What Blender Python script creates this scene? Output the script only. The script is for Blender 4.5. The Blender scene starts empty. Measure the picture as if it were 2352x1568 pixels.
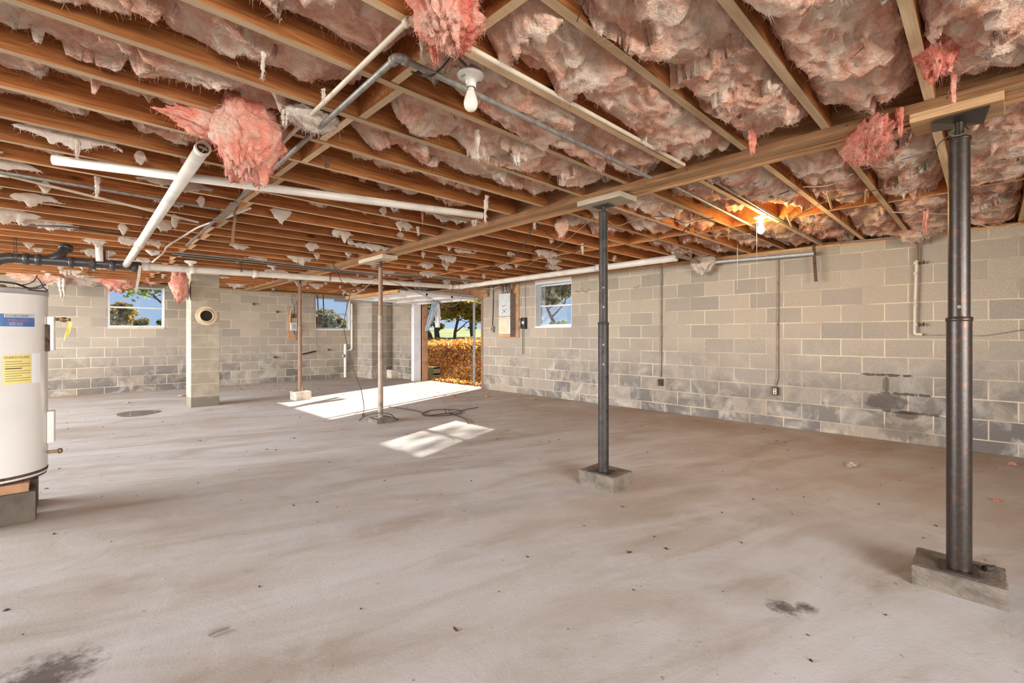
import bpy, bmesh, math, random
import numpy as np
from mathutils import Vector, Matrix

C = bpy.context.scene.collection
SC = bpy.context.scene

# ------------------------------------------------------------------ camera, sky, sun, exposure
F_PX = 1064.6            # focal length in pixels of the 2352 px wide frame
HORIZON = 769.0
EYE = 1.179
cam_d = bpy.data.cameras.new('camera')
cam = bpy.data.objects.new('camera', cam_d); C.objects.link(cam)
cam_d.sensor_width = 36.0
cam_d.lens = 36.0 * F_PX / 2352.0
cam_d.shift_y = -(784.0 - HORIZON) / 2352.0
cam_d.clip_start = 0.05; cam_d.clip_end = 600
FW = Vector((0.6974, 0.7167, 0)); RT = Vector((0.7167, -0.6974, 0))
cam.location = (0, 0, EYE)
cam.rotation_euler = (math.radians(90), 0, math.atan2(-0.6974, 0.7167))
SC.camera = cam

world = bpy.data.worlds.new('sky'); SC.world = world
world.use_nodes = True
wn = world.node_tree.nodes; wl = world.node_tree.links
wn.clear()
tcw = wn.new('ShaderNodeTexCoord'); spw = wn.new('ShaderNodeSeparateXYZ'); wl.new(tcw.outputs['Generated'], spw.inputs[0])
rmp = wn.new('ShaderNodeValToRGB'); wl.new(spw.outputs[2], rmp.inputs[0])
rmp.color_ramp.elements[0].position = 0.0; rmp.color_ramp.elements[0].color = (.52, .70, .98, 1)
rmp.color_ramp.elements[1].position = 0.6; rmp.color_ramp.elements[1].color = (.20, .40, .85, 1)
bgn = wn.new('ShaderNodeBackground'); bgn.inputs['Strength'].default_value = 0.25
won = wn.new('ShaderNodeOutputWorld')
wl.new(rmp.outputs[0], bgn.inputs[0]); wl.new(bgn.outputs[0], won.inputs[0])

sun_d = bpy.data.lights.new('sun', 'SUN'); sun_d.energy = 4.6; sun_d.angle = math.radians(0.6)
sun_d.color = (1.0, 0.93, 0.82)
sun = bpy.data.objects.new('sun', sun_d); C.objects.link(sun)
el = math.radians(25); az = Vector((0.943, 0.333, 0)).normalized()
sdir = Vector((az.x*math.cos(el), az.y*math.cos(el), math.sin(el)))
sun.rotation_euler = sdir.to_track_quat('Z', 'Y').to_euler()
sun.location = (20, 8, 12)

def area(name, loc, target, sx, sy, power, col):
    d = bpy.data.lights.new(name, 'AREA'); d.shape = 'RECTANGLE'; d.size = sx; d.size_y = sy
    d.energy = power; d.color = col
    o = bpy.data.objects.new(name, d); C.objects.link(o); o.location = loc
    o.rotation_euler = (Vector(loc) - Vector(target)).to_track_quat('Z', 'Y').to_euler()
    return o
# added fill lamps, shining in through made-up openings in two unseen walls
area('added_fill_front', (-.9, -5.2, 1.5), (.3, 4, 1.2), 5.0, 2.4, 300, (0.98, 0.96, 0.95))
area('added_fill_left', (-6.2, 8.4, 1.6), (3, 7.6, 1.0), 7.5, 2.6, 680, (0.95, 0.97, 1.0))

SC.view_settings.view_transform = 'Standard'
SC.view_settings.look = 'None'
SC.view_settings.exposure = 1.88
SC.view_settings.gamma = 1.0
SC.view_settings.use_curve_mapping = False
cy = SC.cycles
cy.max_bounces = 10; cy.diffuse_bounces = 6; cy.glossy_bounces = 3; cy.transparent_max_bounces = 12
cy.caustics_reflective = False; cy.caustics_refractive = False
cy.use_denoising = True
cy.sample_clamp_indirect = 8.0

# ------------------------------------------------------------------ points in the place from measured sight lines
def ray(px, py):
    return (FW + RT * ((px - 1176.0) / F_PX) + Vector((0, 0, 1)) * ((HORIZON - py) / F_PX))
ORG = Vector((0, 0, EYE))
def onZ(px, py, z):
    r = ray(px, py); return ORG + r * ((z - EYE) / r.z)
def onX(px, py, x):
    r = ray(px, py); return ORG + r * (x / r.x)
def onY(px, py, y):
    r = ray(px, py); return ORG + r * (y / r.y)
def onD(px, py, d):
    return ORG + ray(px, py) * d

# ------------------------------------------------------------------ tagging
def tag(o, label=None, cat=None, group=None, kind=None):
    if label: o['label'] = label
    if cat: o['category'] = cat
    if group: o['group'] = group
    if kind: o['kind'] = kind
    return o
def empty(name, loc, label, cat, group=None, rz=0):
    o = bpy.data.objects.new(name, None); C.objects.link(o)
    o.empty_display_size = 0.1
    o.location = loc; o.rotation_euler = (0, 0, rz)
    return tag(o, label, cat, group)
def link(name, me, m, parent=None, local=False):
    o = bpy.data.objects.new(name, me); C.objects.link(o)
    if m is not None and not me.materials: me.materials.append(m)
    if parent is not None:
        o.parent = parent
        if not local:
            o.matrix_parent_inverse = Matrix.Identity(4)
            M = Matrix.Translation(parent.location) @ parent.rotation_euler.to_matrix().to_4x4()
            me.transform(M.inverted())
    return o

# ------------------------------------------------------------------ mesh builder
class MB:
    def __init__(s): s.v = []; s.f = []; s.sm = []; s.mi = []; s.cur = 0
    def add(s, vs, fs, smooth=False):
        n = len(s.v); s.v += [tuple(p) for p in vs]
        s.f += [tuple(i + n for i in f) for f in fs]; s.sm += [smooth] * len(fs); s.mi += [s.cur] * len(fs)
        return s
    def box(s, x0, x1, y0, y1, z0, z1):
        return s.add([(x0,y0,z0),(x1,y0,z0),(x1,y1,z0),(x0,y1,z0),(x0,y0,z1),(x1,y0,z1),(x1,y1,z1),(x0,y1,z1)],
                     [(0,3,2,1),(4,5,6,7),(0,1,5,4),(1,2,6,5),(2,3,7,6),(3,0,4,7)])
    def obox(s, c, sx, sy, sz, R=None):
        R = R or Matrix.Identity(3); c = Vector(c); vs = []
        for dz in (-1, 1):
            for dx, dy in ((-1,-1),(1,-1),(1,1),(-1,1)):
                vs.append(c + R @ Vector((dx*sx/2, dy*sy/2, dz*sz/2)))
        return s.add(vs, [(0,3,2,1),(4,5,6,7),(0,1,5,4),(1,2,6,5),(2,3,7,6),(3,0,4,7)])
    def tube(s, pts, r, n=10, caps=True, radii=None):
        pts = [Vector(p) for p in pts]; m = len(pts); rings = []
        up = None
        for i, p in enumerate(pts):
            t = (pts[min(i+1, m-1)] - pts[max(i-1, 0)])
            if t.length < 1e-9: t = Vector((0,0,1))
            t.normalize()
            if up is None:
                a = Vector((0,0,1)) if abs(t.z) < 0.9 else Vector((1,0,0))
                up = (a - t * a.dot(t)).normalized()
            else:
                up = (up - t * up.dot(t))
                up = up.normalized() if up.length > 1e-6 else Vector((1,0,0))
            b = t.cross(up); rr = radii[i] if radii else r
            rings.append([p + (up*math.cos(2*math.pi*k/n) + b*math.sin(2*math.pi*k/n))*rr for k in range(n)])
        vs = [q for g in rings for q in g]; fs = []
        for i in range(m-1):
            for k in range(n):
                k2 = (k+1) % n
                fs.append((i*n+k, i*n+k2, (i+1)*n+k2, (i+1)*n+k))
        s.add(vs, fs, True)
        if caps: s.add(rings[0], [tuple(reversed(range(n)))]); s.add(rings[-1], [tuple(range(n))])
        return s
    def pipe(s, a, b, ro, ri, n=20):
        """hollow pipe with open ends"""
        a = Vector(a); b = Vector(b); t = (b-a).normalized()
        q = Vector((0,0,1)) if abs(t.z) < .9 else Vector((1,0,0))
        u = (q - t*q.dot(t)).normalized(); w = t.cross(u)
        prof = [(a, ri), (a, ro), (b, ro), (b, ri)]; vs = []
        for p, r in prof:
            vs += [p + (u*math.cos(2*math.pi*k/n) + w*math.sin(2*math.pi*k/n))*r for k in range(n)]
        fs = []
        for i in range(4):
            j = (i+1) % 4
            for k in range(n):
                k2 = (k+1) % n; fs.append((i*n+k, i*n+k2, j*n+k2, j*n+k))
        return s.add(vs, fs, True)
    def lathe(s, c, prof, n=32, axis=Vector((0,0,1)), smooth=True):
        c = Vector(c); t = axis.normalized()
        q = Vector((0,0,1)) if abs(t.z) < .9 else Vector((1,0,0))
        u = (q - t*q.dot(t)).normalized(); w = t.cross(u); vs = []
        for r, h in prof:
            vs += [c + t*h + (u*math.cos(2*math.pi*k/n) + w*math.sin(2*math.pi*k/n))*r for k in range(n)]
        fs = []
        for i in range(len(prof)-1):
            for k in range(n):
                k2 = (k+1) % n; fs.append((i*n+k, i*n+k2, (i+1)*n+k2, (i+1)*n+k))
        return s.add(vs, fs, smooth)
    def mesh(s, name):
        me = bpy.data.meshes.new(name); me.from_pydata(s.v, [], s.f)
        me.polygons.foreach_set('use_smooth', s.sm)
        me.polygons.foreach_set('material_index', s.mi)
        me.update(); return me
    def build(s, name, m, parent=None, bevel=0, local=False):
        me = s.mesh(name)
        if isinstance(m, (list, tuple)):
            for q in m: me.materials.append(q)
            m = None
        bm = bmesh.new(); bm.from_mesh(me); bmesh.ops.recalc_face_normals(bm, faces=bm.faces)
        if bevel:
            bmesh.ops.remove_doubles(bm, verts=bm.verts, dist=1e-6)
            es = [e for e in bm.edges if len(e.link_faces) == 2 and e.calc_face_angle(0) > 0.6]
            bmesh.ops.bevel(bm, geom=es, offset=bevel, segments=2, affect='EDGES', profile=0.6)
        bm.to_mesh(me); bm.free()
        return link(name, me, m, parent, local)

def spline(pts, k=6):
    """catmull-rom through points"""
    P = [Vector(p) for p in pts]; P = [P[0]*2 - P[1]] + P + [P[-1]*2 - P[-2]]; out = []
    for i in range(1, len(P)-2):
        a, b, c, d = P[i-1], P[i], P[i+1], P[i+2]
        for j in range(k):
            t = j / k
            out.append(0.5*((2*b) + (c-a)*t + (2*a-5*b+4*c-d)*t*t + (3*b-a-3*c+d)*t**3))
    out.append(P[-2]); return out

# ------------------------------------------------------------------ numpy gradient noise
_rs = np.random.RandomState(7)
_perm = _rs.permutation(256); _perm = np.concatenate([_perm, _perm, _perm])
_g = _rs.normal(size=(256, 3)); _g /= np.linalg.norm(_g, axis=1)[:, None]
def pn(x, y, z):
    x, y, z = np.broadcast_arrays(np.asarray(x, float), np.asarray(y, float), np.asarray(z, float))
    xi = np.floor(x).astype(int); yi = np.floor(y).astype(int); zi = np.floor(z).astype(int)
    xf = x-xi; yf = y-yi; zf = z-zi
    u = xf**3*(xf*(xf*6-15)+10); v = yf**3*(yf*(yf*6-15)+10); w = zf**3*(zf*(zf*6-15)+10)
    def gd(i, j, k):
        h = _perm[_perm[_perm[(xi+i) & 255] + ((yi+j) & 255)] + ((zi+k) & 255)]
        g = _g[h]; return g[..., 0]*(xf-i) + g[..., 1]*(yf-j) + g[..., 2]*(zf-k)
    def lp(t, a, b): return a + t*(b-a)
    return lp(w, lp(v, lp(u, gd(0,0,0), gd(1,0,0)), lp(u, gd(0,1,0), gd(1,1,0))),
                 lp(v, lp(u, gd(0,0,1), gd(1,0,1)), lp(u, gd(0,1,1), gd(1,1,1))))
def fbm(x, y, z, o=4):
    s = 0; a = 1.0; f = 1.0
    for _ in range(o):
        s = s + a*pn(x*f, y*f, z*f); a *= .5; f *= 2.03
    return s
def fast_mesh(name, V, F, smooth=True):
    """V (n,3), F (m,4) or (m,3)"""
    me = bpy.data.meshes.new(name); V = np.ascontiguousarray(V, np.float32); F = np.ascontiguousarray(F, np.int32)
    k = F.shape[1]
    me.vertices.add(len(V)); me.vertices.foreach_set('co', V.ravel())
    me.loops.add(F.size); me.loops.foreach_set('vertex_index', F.ravel())
    me.polygons.add(len(F)); me.polygons.foreach_set('loop_start', np.arange(len(F), dtype=np.int32)*k)
    me.polygons.foreach_set('loop_total', np.full(len(F), k, np.int32))
    if smooth: me.polygons.foreach_set('use_smooth', np.ones(len(F), bool))
    me.update(calc_edges=True); return me

# ------------------------------------------------------------------ materials
class NT:
    def __init__(s, name):
        s.m = bpy.data.materials.new(name); s.m.use_nodes = True; s.t = s.m.node_tree
        s.t.nodes.clear(); s.out = s.n('ShaderNodeOutputMaterial'); s.p = s.n('ShaderNodeBsdfPrincipled')
        s.l(s.p.outputs[0], s.out.inputs[0]); s.tc = s.n('ShaderNodeTexCoord')
    def n(s, t, **kw):
        o = s.t.nodes.new(t)
        for k, v in kw.items(): setattr(o, k, v)
        return o
    def l(s, a, b): s.t.links.new(a, b)
    def si(s, node, **kw):
        for k, v in kw.items(): node.inputs[k.replace('_', ' ')].default_value = v
    def map(s, src, scale=(1,1,1), loc=(0,0,0), rot=(0,0,0)):
        m = s.n('ShaderNodeMapping'); m.inputs['Scale'].default_value = scale
        m.inputs['Location'].default_value = loc; m.inputs['Rotation'].default_value = rot
        s.l(src, m.inputs['Vector']); return m.outputs[0]
    def noise(s, vec, scale, detail=4, rough=.55, dist=0):
        n = s.n('ShaderNodeTexNoise'); s.si(n, Scale=scale, Detail=detail, Roughness=rough, Distortion=dist)
        s.l(vec, n.inputs['Vector']); return n.outputs['Fac']
    def ramp(s, fac, stops):
        r = s.n('ShaderNodeValToRGB'); e = r.color_ramp.elements
        while len(e) < len(stops): e.new(0.5)
        for q, (p, c) in zip(e, stops): q.position = p; q.color = (c[0], c[1], c[2], 1) if not isinstance(c, (int, float)) else (c, c, c, 1)
        s.l(fac, r.inputs[0]); return r.outputs[0]
    def mix(s, fac, a, b, mode='MIX'):
        m = s.n('ShaderNodeMix'); m.data_type = 'RGBA'; m.blend_type = mode
        for sock, val in ((m.inputs[0], fac), (m.inputs[6], a), (m.inputs[7], b)):
            if hasattr(val, 'is_linked') or hasattr(val, 'links'): s.l(val, sock)
            else: sock.default_value = val if isinstance(val, (int, float)) else (*val, 1)
        return m.outputs[2]
    def math(s, op, a, b=0.0, clamp=False):
        m = s.n('ShaderNodeMath'); m.operation = op; m.use_clamp = clamp
        for sock, val in ((m.inputs[0], a), (m.inputs[1], b)):
            if isinstance(val, (int, float)): sock.default_value = val
            else: s.l(val, sock)
        return m.outputs[0]
    def bump(s, h, strength=.5, dist=.01):
        b = s.n('ShaderNodeBump'); s.si(b, Strength=strength, Distance=dist); s.l(h, b.inputs['Height'])
        s.l(b.outputs[0], s.p.inputs['Normal']); return b
    def col(s, c):
        if isinstance(c, tuple): s.p.inputs['Base Color'].default_value = (*c, 1)
        else: s.l(c, s.p.inputs['Base Color'])
    def obj_random(s):
        return s.n('ShaderNodeObjectInfo').outputs['Random']

def simple(name, c, rough=.6, metal=0.0, var=.12, scale=14, bump=0.0, dark=None, bd=.003):
    k = NT(name); g = k.tc.outputs['Object']
    f = k.noise(g, scale, 5, .6)
    lo = tuple(x*(1-var*2) for x in c) if dark is None else dark
    hi = tuple(min(1, x*(1+var)) for x in c)
    k.col(k.ramp(f, [(.3, lo), (.5, c), (.72, hi)]))
    k.si(k.p, Roughness=rough, Metallic=metal)
    if bump: k.bump(k.noise(g, scale*6, 4, .6), bump, bd)
    return k.m

def wood(name, cols, knots=True, spec=.2, gscale=1.0, axis=0, rough=.75):
    """pine board, grain along an axis, tone different on every board"""
    k = NT(name); g = k.tc.outputs['Object']
    rnd = k.obj_random()
    off = k.n('ShaderNodeVectorMath'); off.operation = 'ADD'
    cmb = k.n('ShaderNodeCombineXYZ'); k.l(k.math('MULTIPLY', rnd, 37.0), cmb.inputs[0]); k.l(k.math('MULTIPLY', rnd, 91.0), cmb.inputs[2])
    k.l(g, off.inputs[0]); k.l(cmb.outputs[0], off.inputs[1]); v = off.outputs[0]
    sc = [14, 14, 14]; sc[axis] = .9
    v2 = k.map(v, tuple(x*gscale for x in sc))
    grain = k.noise(v2, 3.2, 6, .62, 1.2)
    sc3 = [60, 60, 60]; sc3[axis] = 2.2
    fine = k.noise(k.map(v, tuple(sc3)), 2.0, 3, .6)
    big = k.noise(k.map(v, (1.1, 1.1, 1.1)), 1.4, 3, .5)
    c = k.ramp(grain, [(.25, cols[0]), (.48, cols[1]), (.75, cols[2])])
    c = k.mix(k.math('MULTIPLY', k.ramp(fine, [(.42, 1.0), (.58, 0.0)]), .38), c, cols[0], 'MIX')
    c = k.mix(k.ramp(big, [(.45, 0.0), (.75, .55)]), c, cols[0])
    hsv = k.n('ShaderNodeHueSaturation'); k.l(c, hsv.inputs['Color'])
    k.l(k.math('ADD', k.math('MULTIPLY', rnd, .5), .75), hsv.inputs['Value'])
    c = hsv.outputs[0]
    if knots:
        vo = k.n('ShaderNodeTexVoronoi'); k.si(vo, Scale=1.0, Randomness=1.0)
        s4 = [5, 5, 5]; s4[axis] = 1.6
        k.l(k.map(v, tuple(s4)), vo.inputs['Vector'])
        c = k.mix(k.ramp(vo.outputs['Distance'], [(.05, 1.0), (.11, 0.0)]), c, tuple(x*.35 for x in cols[0]))
    k.col(c); k.si(k.p, Roughness=rough)
    k.p.inputs['Specular IOR Level'].default_value = spec
    k.bump(fine, .25, .002)
    return k.m

M = {}
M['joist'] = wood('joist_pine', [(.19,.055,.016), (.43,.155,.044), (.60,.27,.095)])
M['joist_lit_underside'] = wood('bounce_lit_joist_pine', [(.60,.40,.22), (.76,.56,.35), (.84,.67,.46)], knots=False)  # paler pine for undersides: light bounced off the floor, put into the colour
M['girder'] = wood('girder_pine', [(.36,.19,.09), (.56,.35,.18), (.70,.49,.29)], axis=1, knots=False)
M['girder_shaded_side'] = wood('shaded_girder_pine', [(.20,.085,.035), (.38,.19,.085), (.50,.29,.15)], axis=1, knots=False)  # darker copy of the girder pine for upright faces, shade painted in
M['plate'] = wood('sill_pine', [(.34,.16,.06), (.52,.29,.13), (.66,.42,.22)], axis=1)
M['pale_wood'] = wood('pale_offcut', [(.36,.28,.19), (.56,.46,.34), (.68,.59,.46)], axis=1, knots=False)
M['subfloor'] = wood('subfloor_board', [(.05,.025,.012), (.10,.05,.025), (.16,.085,.04)], knots=False)
M['block_dark'] = simple('dark_concrete', (.13,.105,.08), .95, 0, .2, 9, .8, bd=.006)
M['concrete_block'] = simple('footing_concrete', (.19,.155,.12), .95, 0, .25, 8, .9, bd=.006)
M['pale_block'] = simple('pale_footing_concrete', (.62,.54,.45), .95, 0, .2, 8, .8, bd=.005)
M['clay_brick'] = simple('clay_brick', (.40,.22,.12), .9, 0, .25, 12, .6)
M['black_steel'] = simple('black_steel', (.040,.032,.026), .55, .25, .35, 18, .25)
M['rust_steel'] = simple('rust_flecked_steel', (.050,.040,.034),   .38, .6, .5, 26, .15, dark=(.10,.055,.036))
M['brown_steel'] = simple('brown_painted_steel', (.24,.15,.10), .6, .25, .35, 7, .3, dark=(.30,.14,.07))
M['grey_steel'] = simple('grey_dusty_steel', (.33,.26,.20), .7, .3, .25, 8, .2)
M['galv'] = simple('galvanised_steel', (.27,.245,.215), .5, .35, .2, 30, .2)
M['galv_pale'] = simple('pale_galvanised_steel', (.44,.44,.42), .5, .4, .12, 30, .1)
M['pvc'] = simple('dusty_white_pvc', (.74,.68,.60), .45, 0, .10, 5)
M['cpvc'] = simple('cream_pipe', (.66,.56,.43), .5, 0, .10, 5)
M['abs'] = simple('black_drain_pipe', (.045,.042,.042), .35, 0, .5, 8, .3, dark=(.11,.085,.065))
M['strap'] = simple('rusty_strap', (.13,.065,.04), .8, .3, .4, 40)
M['cable_black'] = simple('black_cable', (.035,.028,.024), .6)
M['cable_grey'] = simple('grey_cable', (.33,.29,.25), .6)
M['cable_white'] = simple('cream_cable', (.62,.54,.43), .6)
M['cable_green'] = simple('green_wire', (.06,.12,.06), .5)
M['tank'] = simple('white_enamel', (.72,.69,.64), .18, 0, .05, 2)
M['tank_grey'] = simple('grey_sheet_metal', (.42,.39,.36), .4, .2, .15, 5)
M['rust'] = simple('rust', (.10,.06,.04), .95, 0, .5, 30, .8)
M['brass'] = simple('tarnished_brass', (.30,.19,.09), .5, .6, .25, 30)
M['yellow'] = simple('yellow_tag', (.75,.55,.08), .6, 0, .08, 5)
M['label_yellow'] = simple('yellow_label', (.80,.66,.24), .5, 0, .05, 5)
M['label_blue'] = simple('blue_label', (.07,.15,.36), .45, 0, .1, 5)
M['ink_black'] = simple('black_ink', (.04,.035,.03), .6, 0, 0)
M['ink_white'] = simple('white_ink', (.85,.84,.82), .6, 0, 0)
M['ink_red'] = simple('red_ink', (.62,.16,.12), .6, 0, 0)
M['porcelain'] = simple('porcelain', (.78,.74,.66), .25, 0, .04, 5)
M['bulb_off'] = simple('frosted_bulb', (.80,.72,.60), .3, 0, .02, 5)
M['dark'] = simple('dark_gap', (.012,.010,.009), .9, 0, 0)
M['panel_grey'] = simple('grey_panel_enamel', (.55,.56,.54), .5, .1, .08, 12)
M['panel_side'] = simple('dull_zinc', (.26,.24,.235), .55, .4, .15, 20)
M['card'] = simple('aged_card', (.66,.55,.38), .8, 0, .12, 8)
M['white_paint'] = simple('worn_white_paint', (.74,.73,.72), .6, 0, .06, 4, .1)
M['alu'] = simple('window_aluminium', (.62,.64,.66), .35, .5, .08, 10)
M['clay_pipe'] = simple('terracotta_thimble', (.62,.42,.24), .8, 0, .15, 12, .3)
M['plywood'] = simple('plywood_board', (.48,.26,.13), .85, 0, .18, 8)
M['plastic_sheet'] = simple('torn_polythene', (.27,.32,.38), .35, 0, .2, 3)
M['track'] = simple('door_track_steel', (.50,.52,.54), .4, .6, .12, 14)
M['terrace'] = simple('green_grey_block', (.23,.21,.11), .95, 0, .2, 8, .5)
M['leaf_dry'] = simple('dry_leaf', (.34,.16,.06), .8, 0, .3, 40)
M['twig'] = simple('grey_twig', (.22,.17,.13), .9)

def glass():
    k = NT('window_glass'); tr = k.n('ShaderNodeBsdfTransparent'); tr.inputs[0].default_value = (.93,.95,.95,1)
    gl = k.n('ShaderNodeBsdfGlossy'); gl.inputs['Roughness'].default_value = .05
    fr = k.n('ShaderNodeFresnel'); fr.inputs[0].default_value = 1.45
    mx = k.n('ShaderNodeMixShader'); k.l(fr.outputs[0], mx.inputs[0]); k.l(tr.outputs[0], mx.inputs[1]); k.l(gl.outputs[0], mx.inputs[2])
    di = k.n('ShaderNodeBsdfTranslucent'); di.inputs[0].default_value = (.8,.8,.78,1)
    m2 = k.n('ShaderNodeMixShader')
    f = k.math('MULTIPLY', k.ramp(k.noise(k.tc.outputs['Object'], 9, 5, .7), [(.45, 0.0), (.8, 1.0)]), .10)
    k.l(f, m2.inputs[0]); k.l(mx.outputs[0], m2.inputs[1]); k.l(di.outputs[0], m2.inputs[2])
    k.l(m2.outputs[0], k.out.inputs[0]); return k.m
M['glass'] = glass()

def block_wall(name, rotz, jx, mode):
    """stacked concrete block; courses 0.2005 high from z=.128; efflorescence, damp marks, tan mortar"""
    k = NT(name); geo = k.n('ShaderNodeNewGeometry'); pos = geo.outputs['Position']
    sep = k.n('ShaderNodeSeparateXYZ'); k.l(pos, sep.inputs[0])
    u = sep.outputs[1] if mode == 'Y' else sep.outputs[0]
    w = sep.outputs[2]
    wob = k.math('MULTIPLY', k.math('SUBTRACT', k.noise(pos, 1.3, 2), .5), .012)
    cu = k.n('ShaderNodeCombineXYZ')
    k.l(k.math('ADD', k.math('SUBTRACT', u, jx - 0.4064*40), wob), cu.inputs[0])
    k.l(k.math('ADD', k.math('ADD', w, -0.128 + 0.2005*20), wob), cu.inputs[1])
    br = k.n('ShaderNodeTexBrick'); br.offset = .5; br.offset_frequency = 2; br.squash = 1; br.squash_frequency = 2
    k.si(br, Scale=1.0, Mortar_Size=.0075, Mortar_Smooth=.35, Bias=0.0, Brick_Width=.4064, Row_Height=.2005)
    br.inputs['Color1'].default_value = (0,0,0,1); br.inputs['Color2'].default_value = (1,1,1,1); br.inputs['Mortar'].default_value = (.5,.5,.5,1)
    k.l(cu.outputs[0], br.inputs['Vector'])
    rnd = br.outputs['Color']; mort = br.outputs['Fac']
    speck = k.noise(pos, 170, 3, .7); mid = k.noise(pos, 5.5, 5, .6, .4); big = k.noise(pos, 1.1, 4, .6, .3)
    base = k.ramp(speck, [(.30, (.19,.16,.13)), (.5, (.40,.34,.27)), (.72, (.60,.525,.43))])
    tone = k.ramp(rnd, [(0, (.80,.80,.82)), (1, (1.1,1.07,1.02))])
    base = k.mix(1.0, base, tone, 'MULTIPLY')
    # damp darkening low on the wall
    hgt = k.math('SUBTRACT', 1.0, k.math('MULTIPLY', k.math('ADD', w, k.math('MULTIPLY', big, .9)), .62), True)
    patch = k.math('MULTIPLY', k.ramp(k.math('ADD', k.math('MULTIPLY', rnd, .50), k.math('MULTIPLY', mid, .80)), [(.52, 0.0), (.74, 1.0)]), k.math('MULTIPLY', hgt, 1.7, True))
    base = k.mix(k.math('MULTIPLY', patch, .85), base, (.135,.125,.12))
    # pale salt blooms near the floor
    eff = k.math('MULTIPLY', k.ramp(k.noise(pos, 3.1, 5, .62, .8), [(.52, 0.0), (.68, 1.0)]), k.math('MULTIPLY', hgt, 1.5, True))
    base = k.mix(k.math('MULTIPLY', eff, .6), base, (.60,.56,.50))
    base = k.mix(k.ramp(k.noise(pos, .8, 3), [(.45, 0.0), (.8, .5)]), base, (.46,.38,.27))
    mc = k.mix(k.ramp(k.noise(pos, 2.2, 3), [(.4, 0.0), (.62, 1.0)]), (.66,.54,.38), (.42,.34,.26))
    c = k.mix(mort, base, mc)
    if mode == 'Y':   # wet stain beside the water pipe
        def spot(y0, z0, ry, rz):
            dy = k.math('DIVIDE', k.math('SUBTRACT', sep.outputs[1], y0), ry); dz = k.math('DIVIDE', k.math('SUBTRACT', w, z0), rz)
            d = k.math('ADD', k.math('MULTIPLY', dy, dy), k.math('MULTIPLY', dz, dz))
            d = k.math('ADD', d, k.math('MULTIPLY', k.math('SUBTRACT', k.noise(pos, 9, 5, .7), .5), 2.6))
            return k.ramp(d, [(.55, 1.0), (1.15, 0.0)])
        def joint(z0, y0, ry):
            dz = k.math('DIVIDE', k.math('SUBTRACT', w, z0), .016); dy = k.math('DIVIDE', k.math('SUBTRACT', sep.outputs[1], y0), ry)
            d = k.math('ADD', k.math('ADD', k.math('MULTIPLY', dy, dy), k.math('MULTIPLY', dz, dz)), k.math('MULTIPLY', k.math('SUBTRACT', k.noise(pos, 11, 5, .7), .5), 5.0))
            return k.ramp(d, [(.5, 1.0), (1.3, 0.0)])
        for a in ((.80, .43, .21, .10), (.80, .63, .035, .10), (.62, .30, .13, .05), (.66, .12, .22, .10)):
            c = k.mix(k.math('MULTIPLY', spot(*a), .72 if a[1] > .2 else .45), c, (.085,.066,.054))
        for a in ((.729, .80, .26), (.529, .62, .25), (.328, .62, .30)):
            c = k.mix(k.math('MULTIPLY', joint(*a), .85), c, (.05,.038,.032))
    k.col(c); k.si(k.p, Roughness=.95); k.p.inputs['Specular IOR Level'].default_value = .15
    h = k.math('ADD', k.math('MULTIPLY', k.noise(pos, 120, 4, .7), .35), k.math('MULTIPLY', mort, -.9))
    k.bump(h, .55, .006)
    return k.m
M['wall_Y'] = block_wall('block_wall_along_y', 0, 3.455, 'Y')
M['wall_X'] = block_wall('block_wall_along_x', 0, 2.25, 'X')

def pillar_mat():
    k = NT('pier_block'); pos = k.n('ShaderNodeNewGeometry').outputs['Position']
    sep = k.n('ShaderNodeSeparateXYZ'); k.l(pos, sep.inputs[0])
    fr = k.math('FRACT', k.math('DIVIDE', k.math('SUBTRACT', sep.outputs[2], .17 - 0.2005*8), .2005))
    mort = k.ramp(k.math('ADD', fr, k.math('MULTIPLY', k.noise(pos, 20, 3), .03)), [(.0, 1.0), (.045, 1.0), (.075, 0.0)])
    base = k.ramp(k.noise(pos, 150, 3, .7), [(.3, (.20,.165,.12)), (.5, (.36,.30,.22)), (.72, (.50,.43,.33))])
    base = k.mix(k.ramp(k.noise(pos, 4, 4), [(.45, 0.0), (.7, .6)]), base, (.56,.48,.36))
    low = k.ramp(k.math('ADD', sep.outputs[2], k.math('MULTIPLY', k.noise(pos, 6, 3), .1)), [(.19, 1.0), (.24, 0.0)])
    base = k.mix(k.math('MULTIPLY', low, .7), base, (.14,.115,.085))
    k.col(k.mix(mort, base, (.60,.50,.36))); k.si(k.p, Roughness=.95)
    k.bump(k.math('ADD', k.noise(pos, 110, 4, .7), k.math('MULTIPLY', mort, .6)), .55, .005); return k.m
M['pillar'] = pillar_mat()

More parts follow.
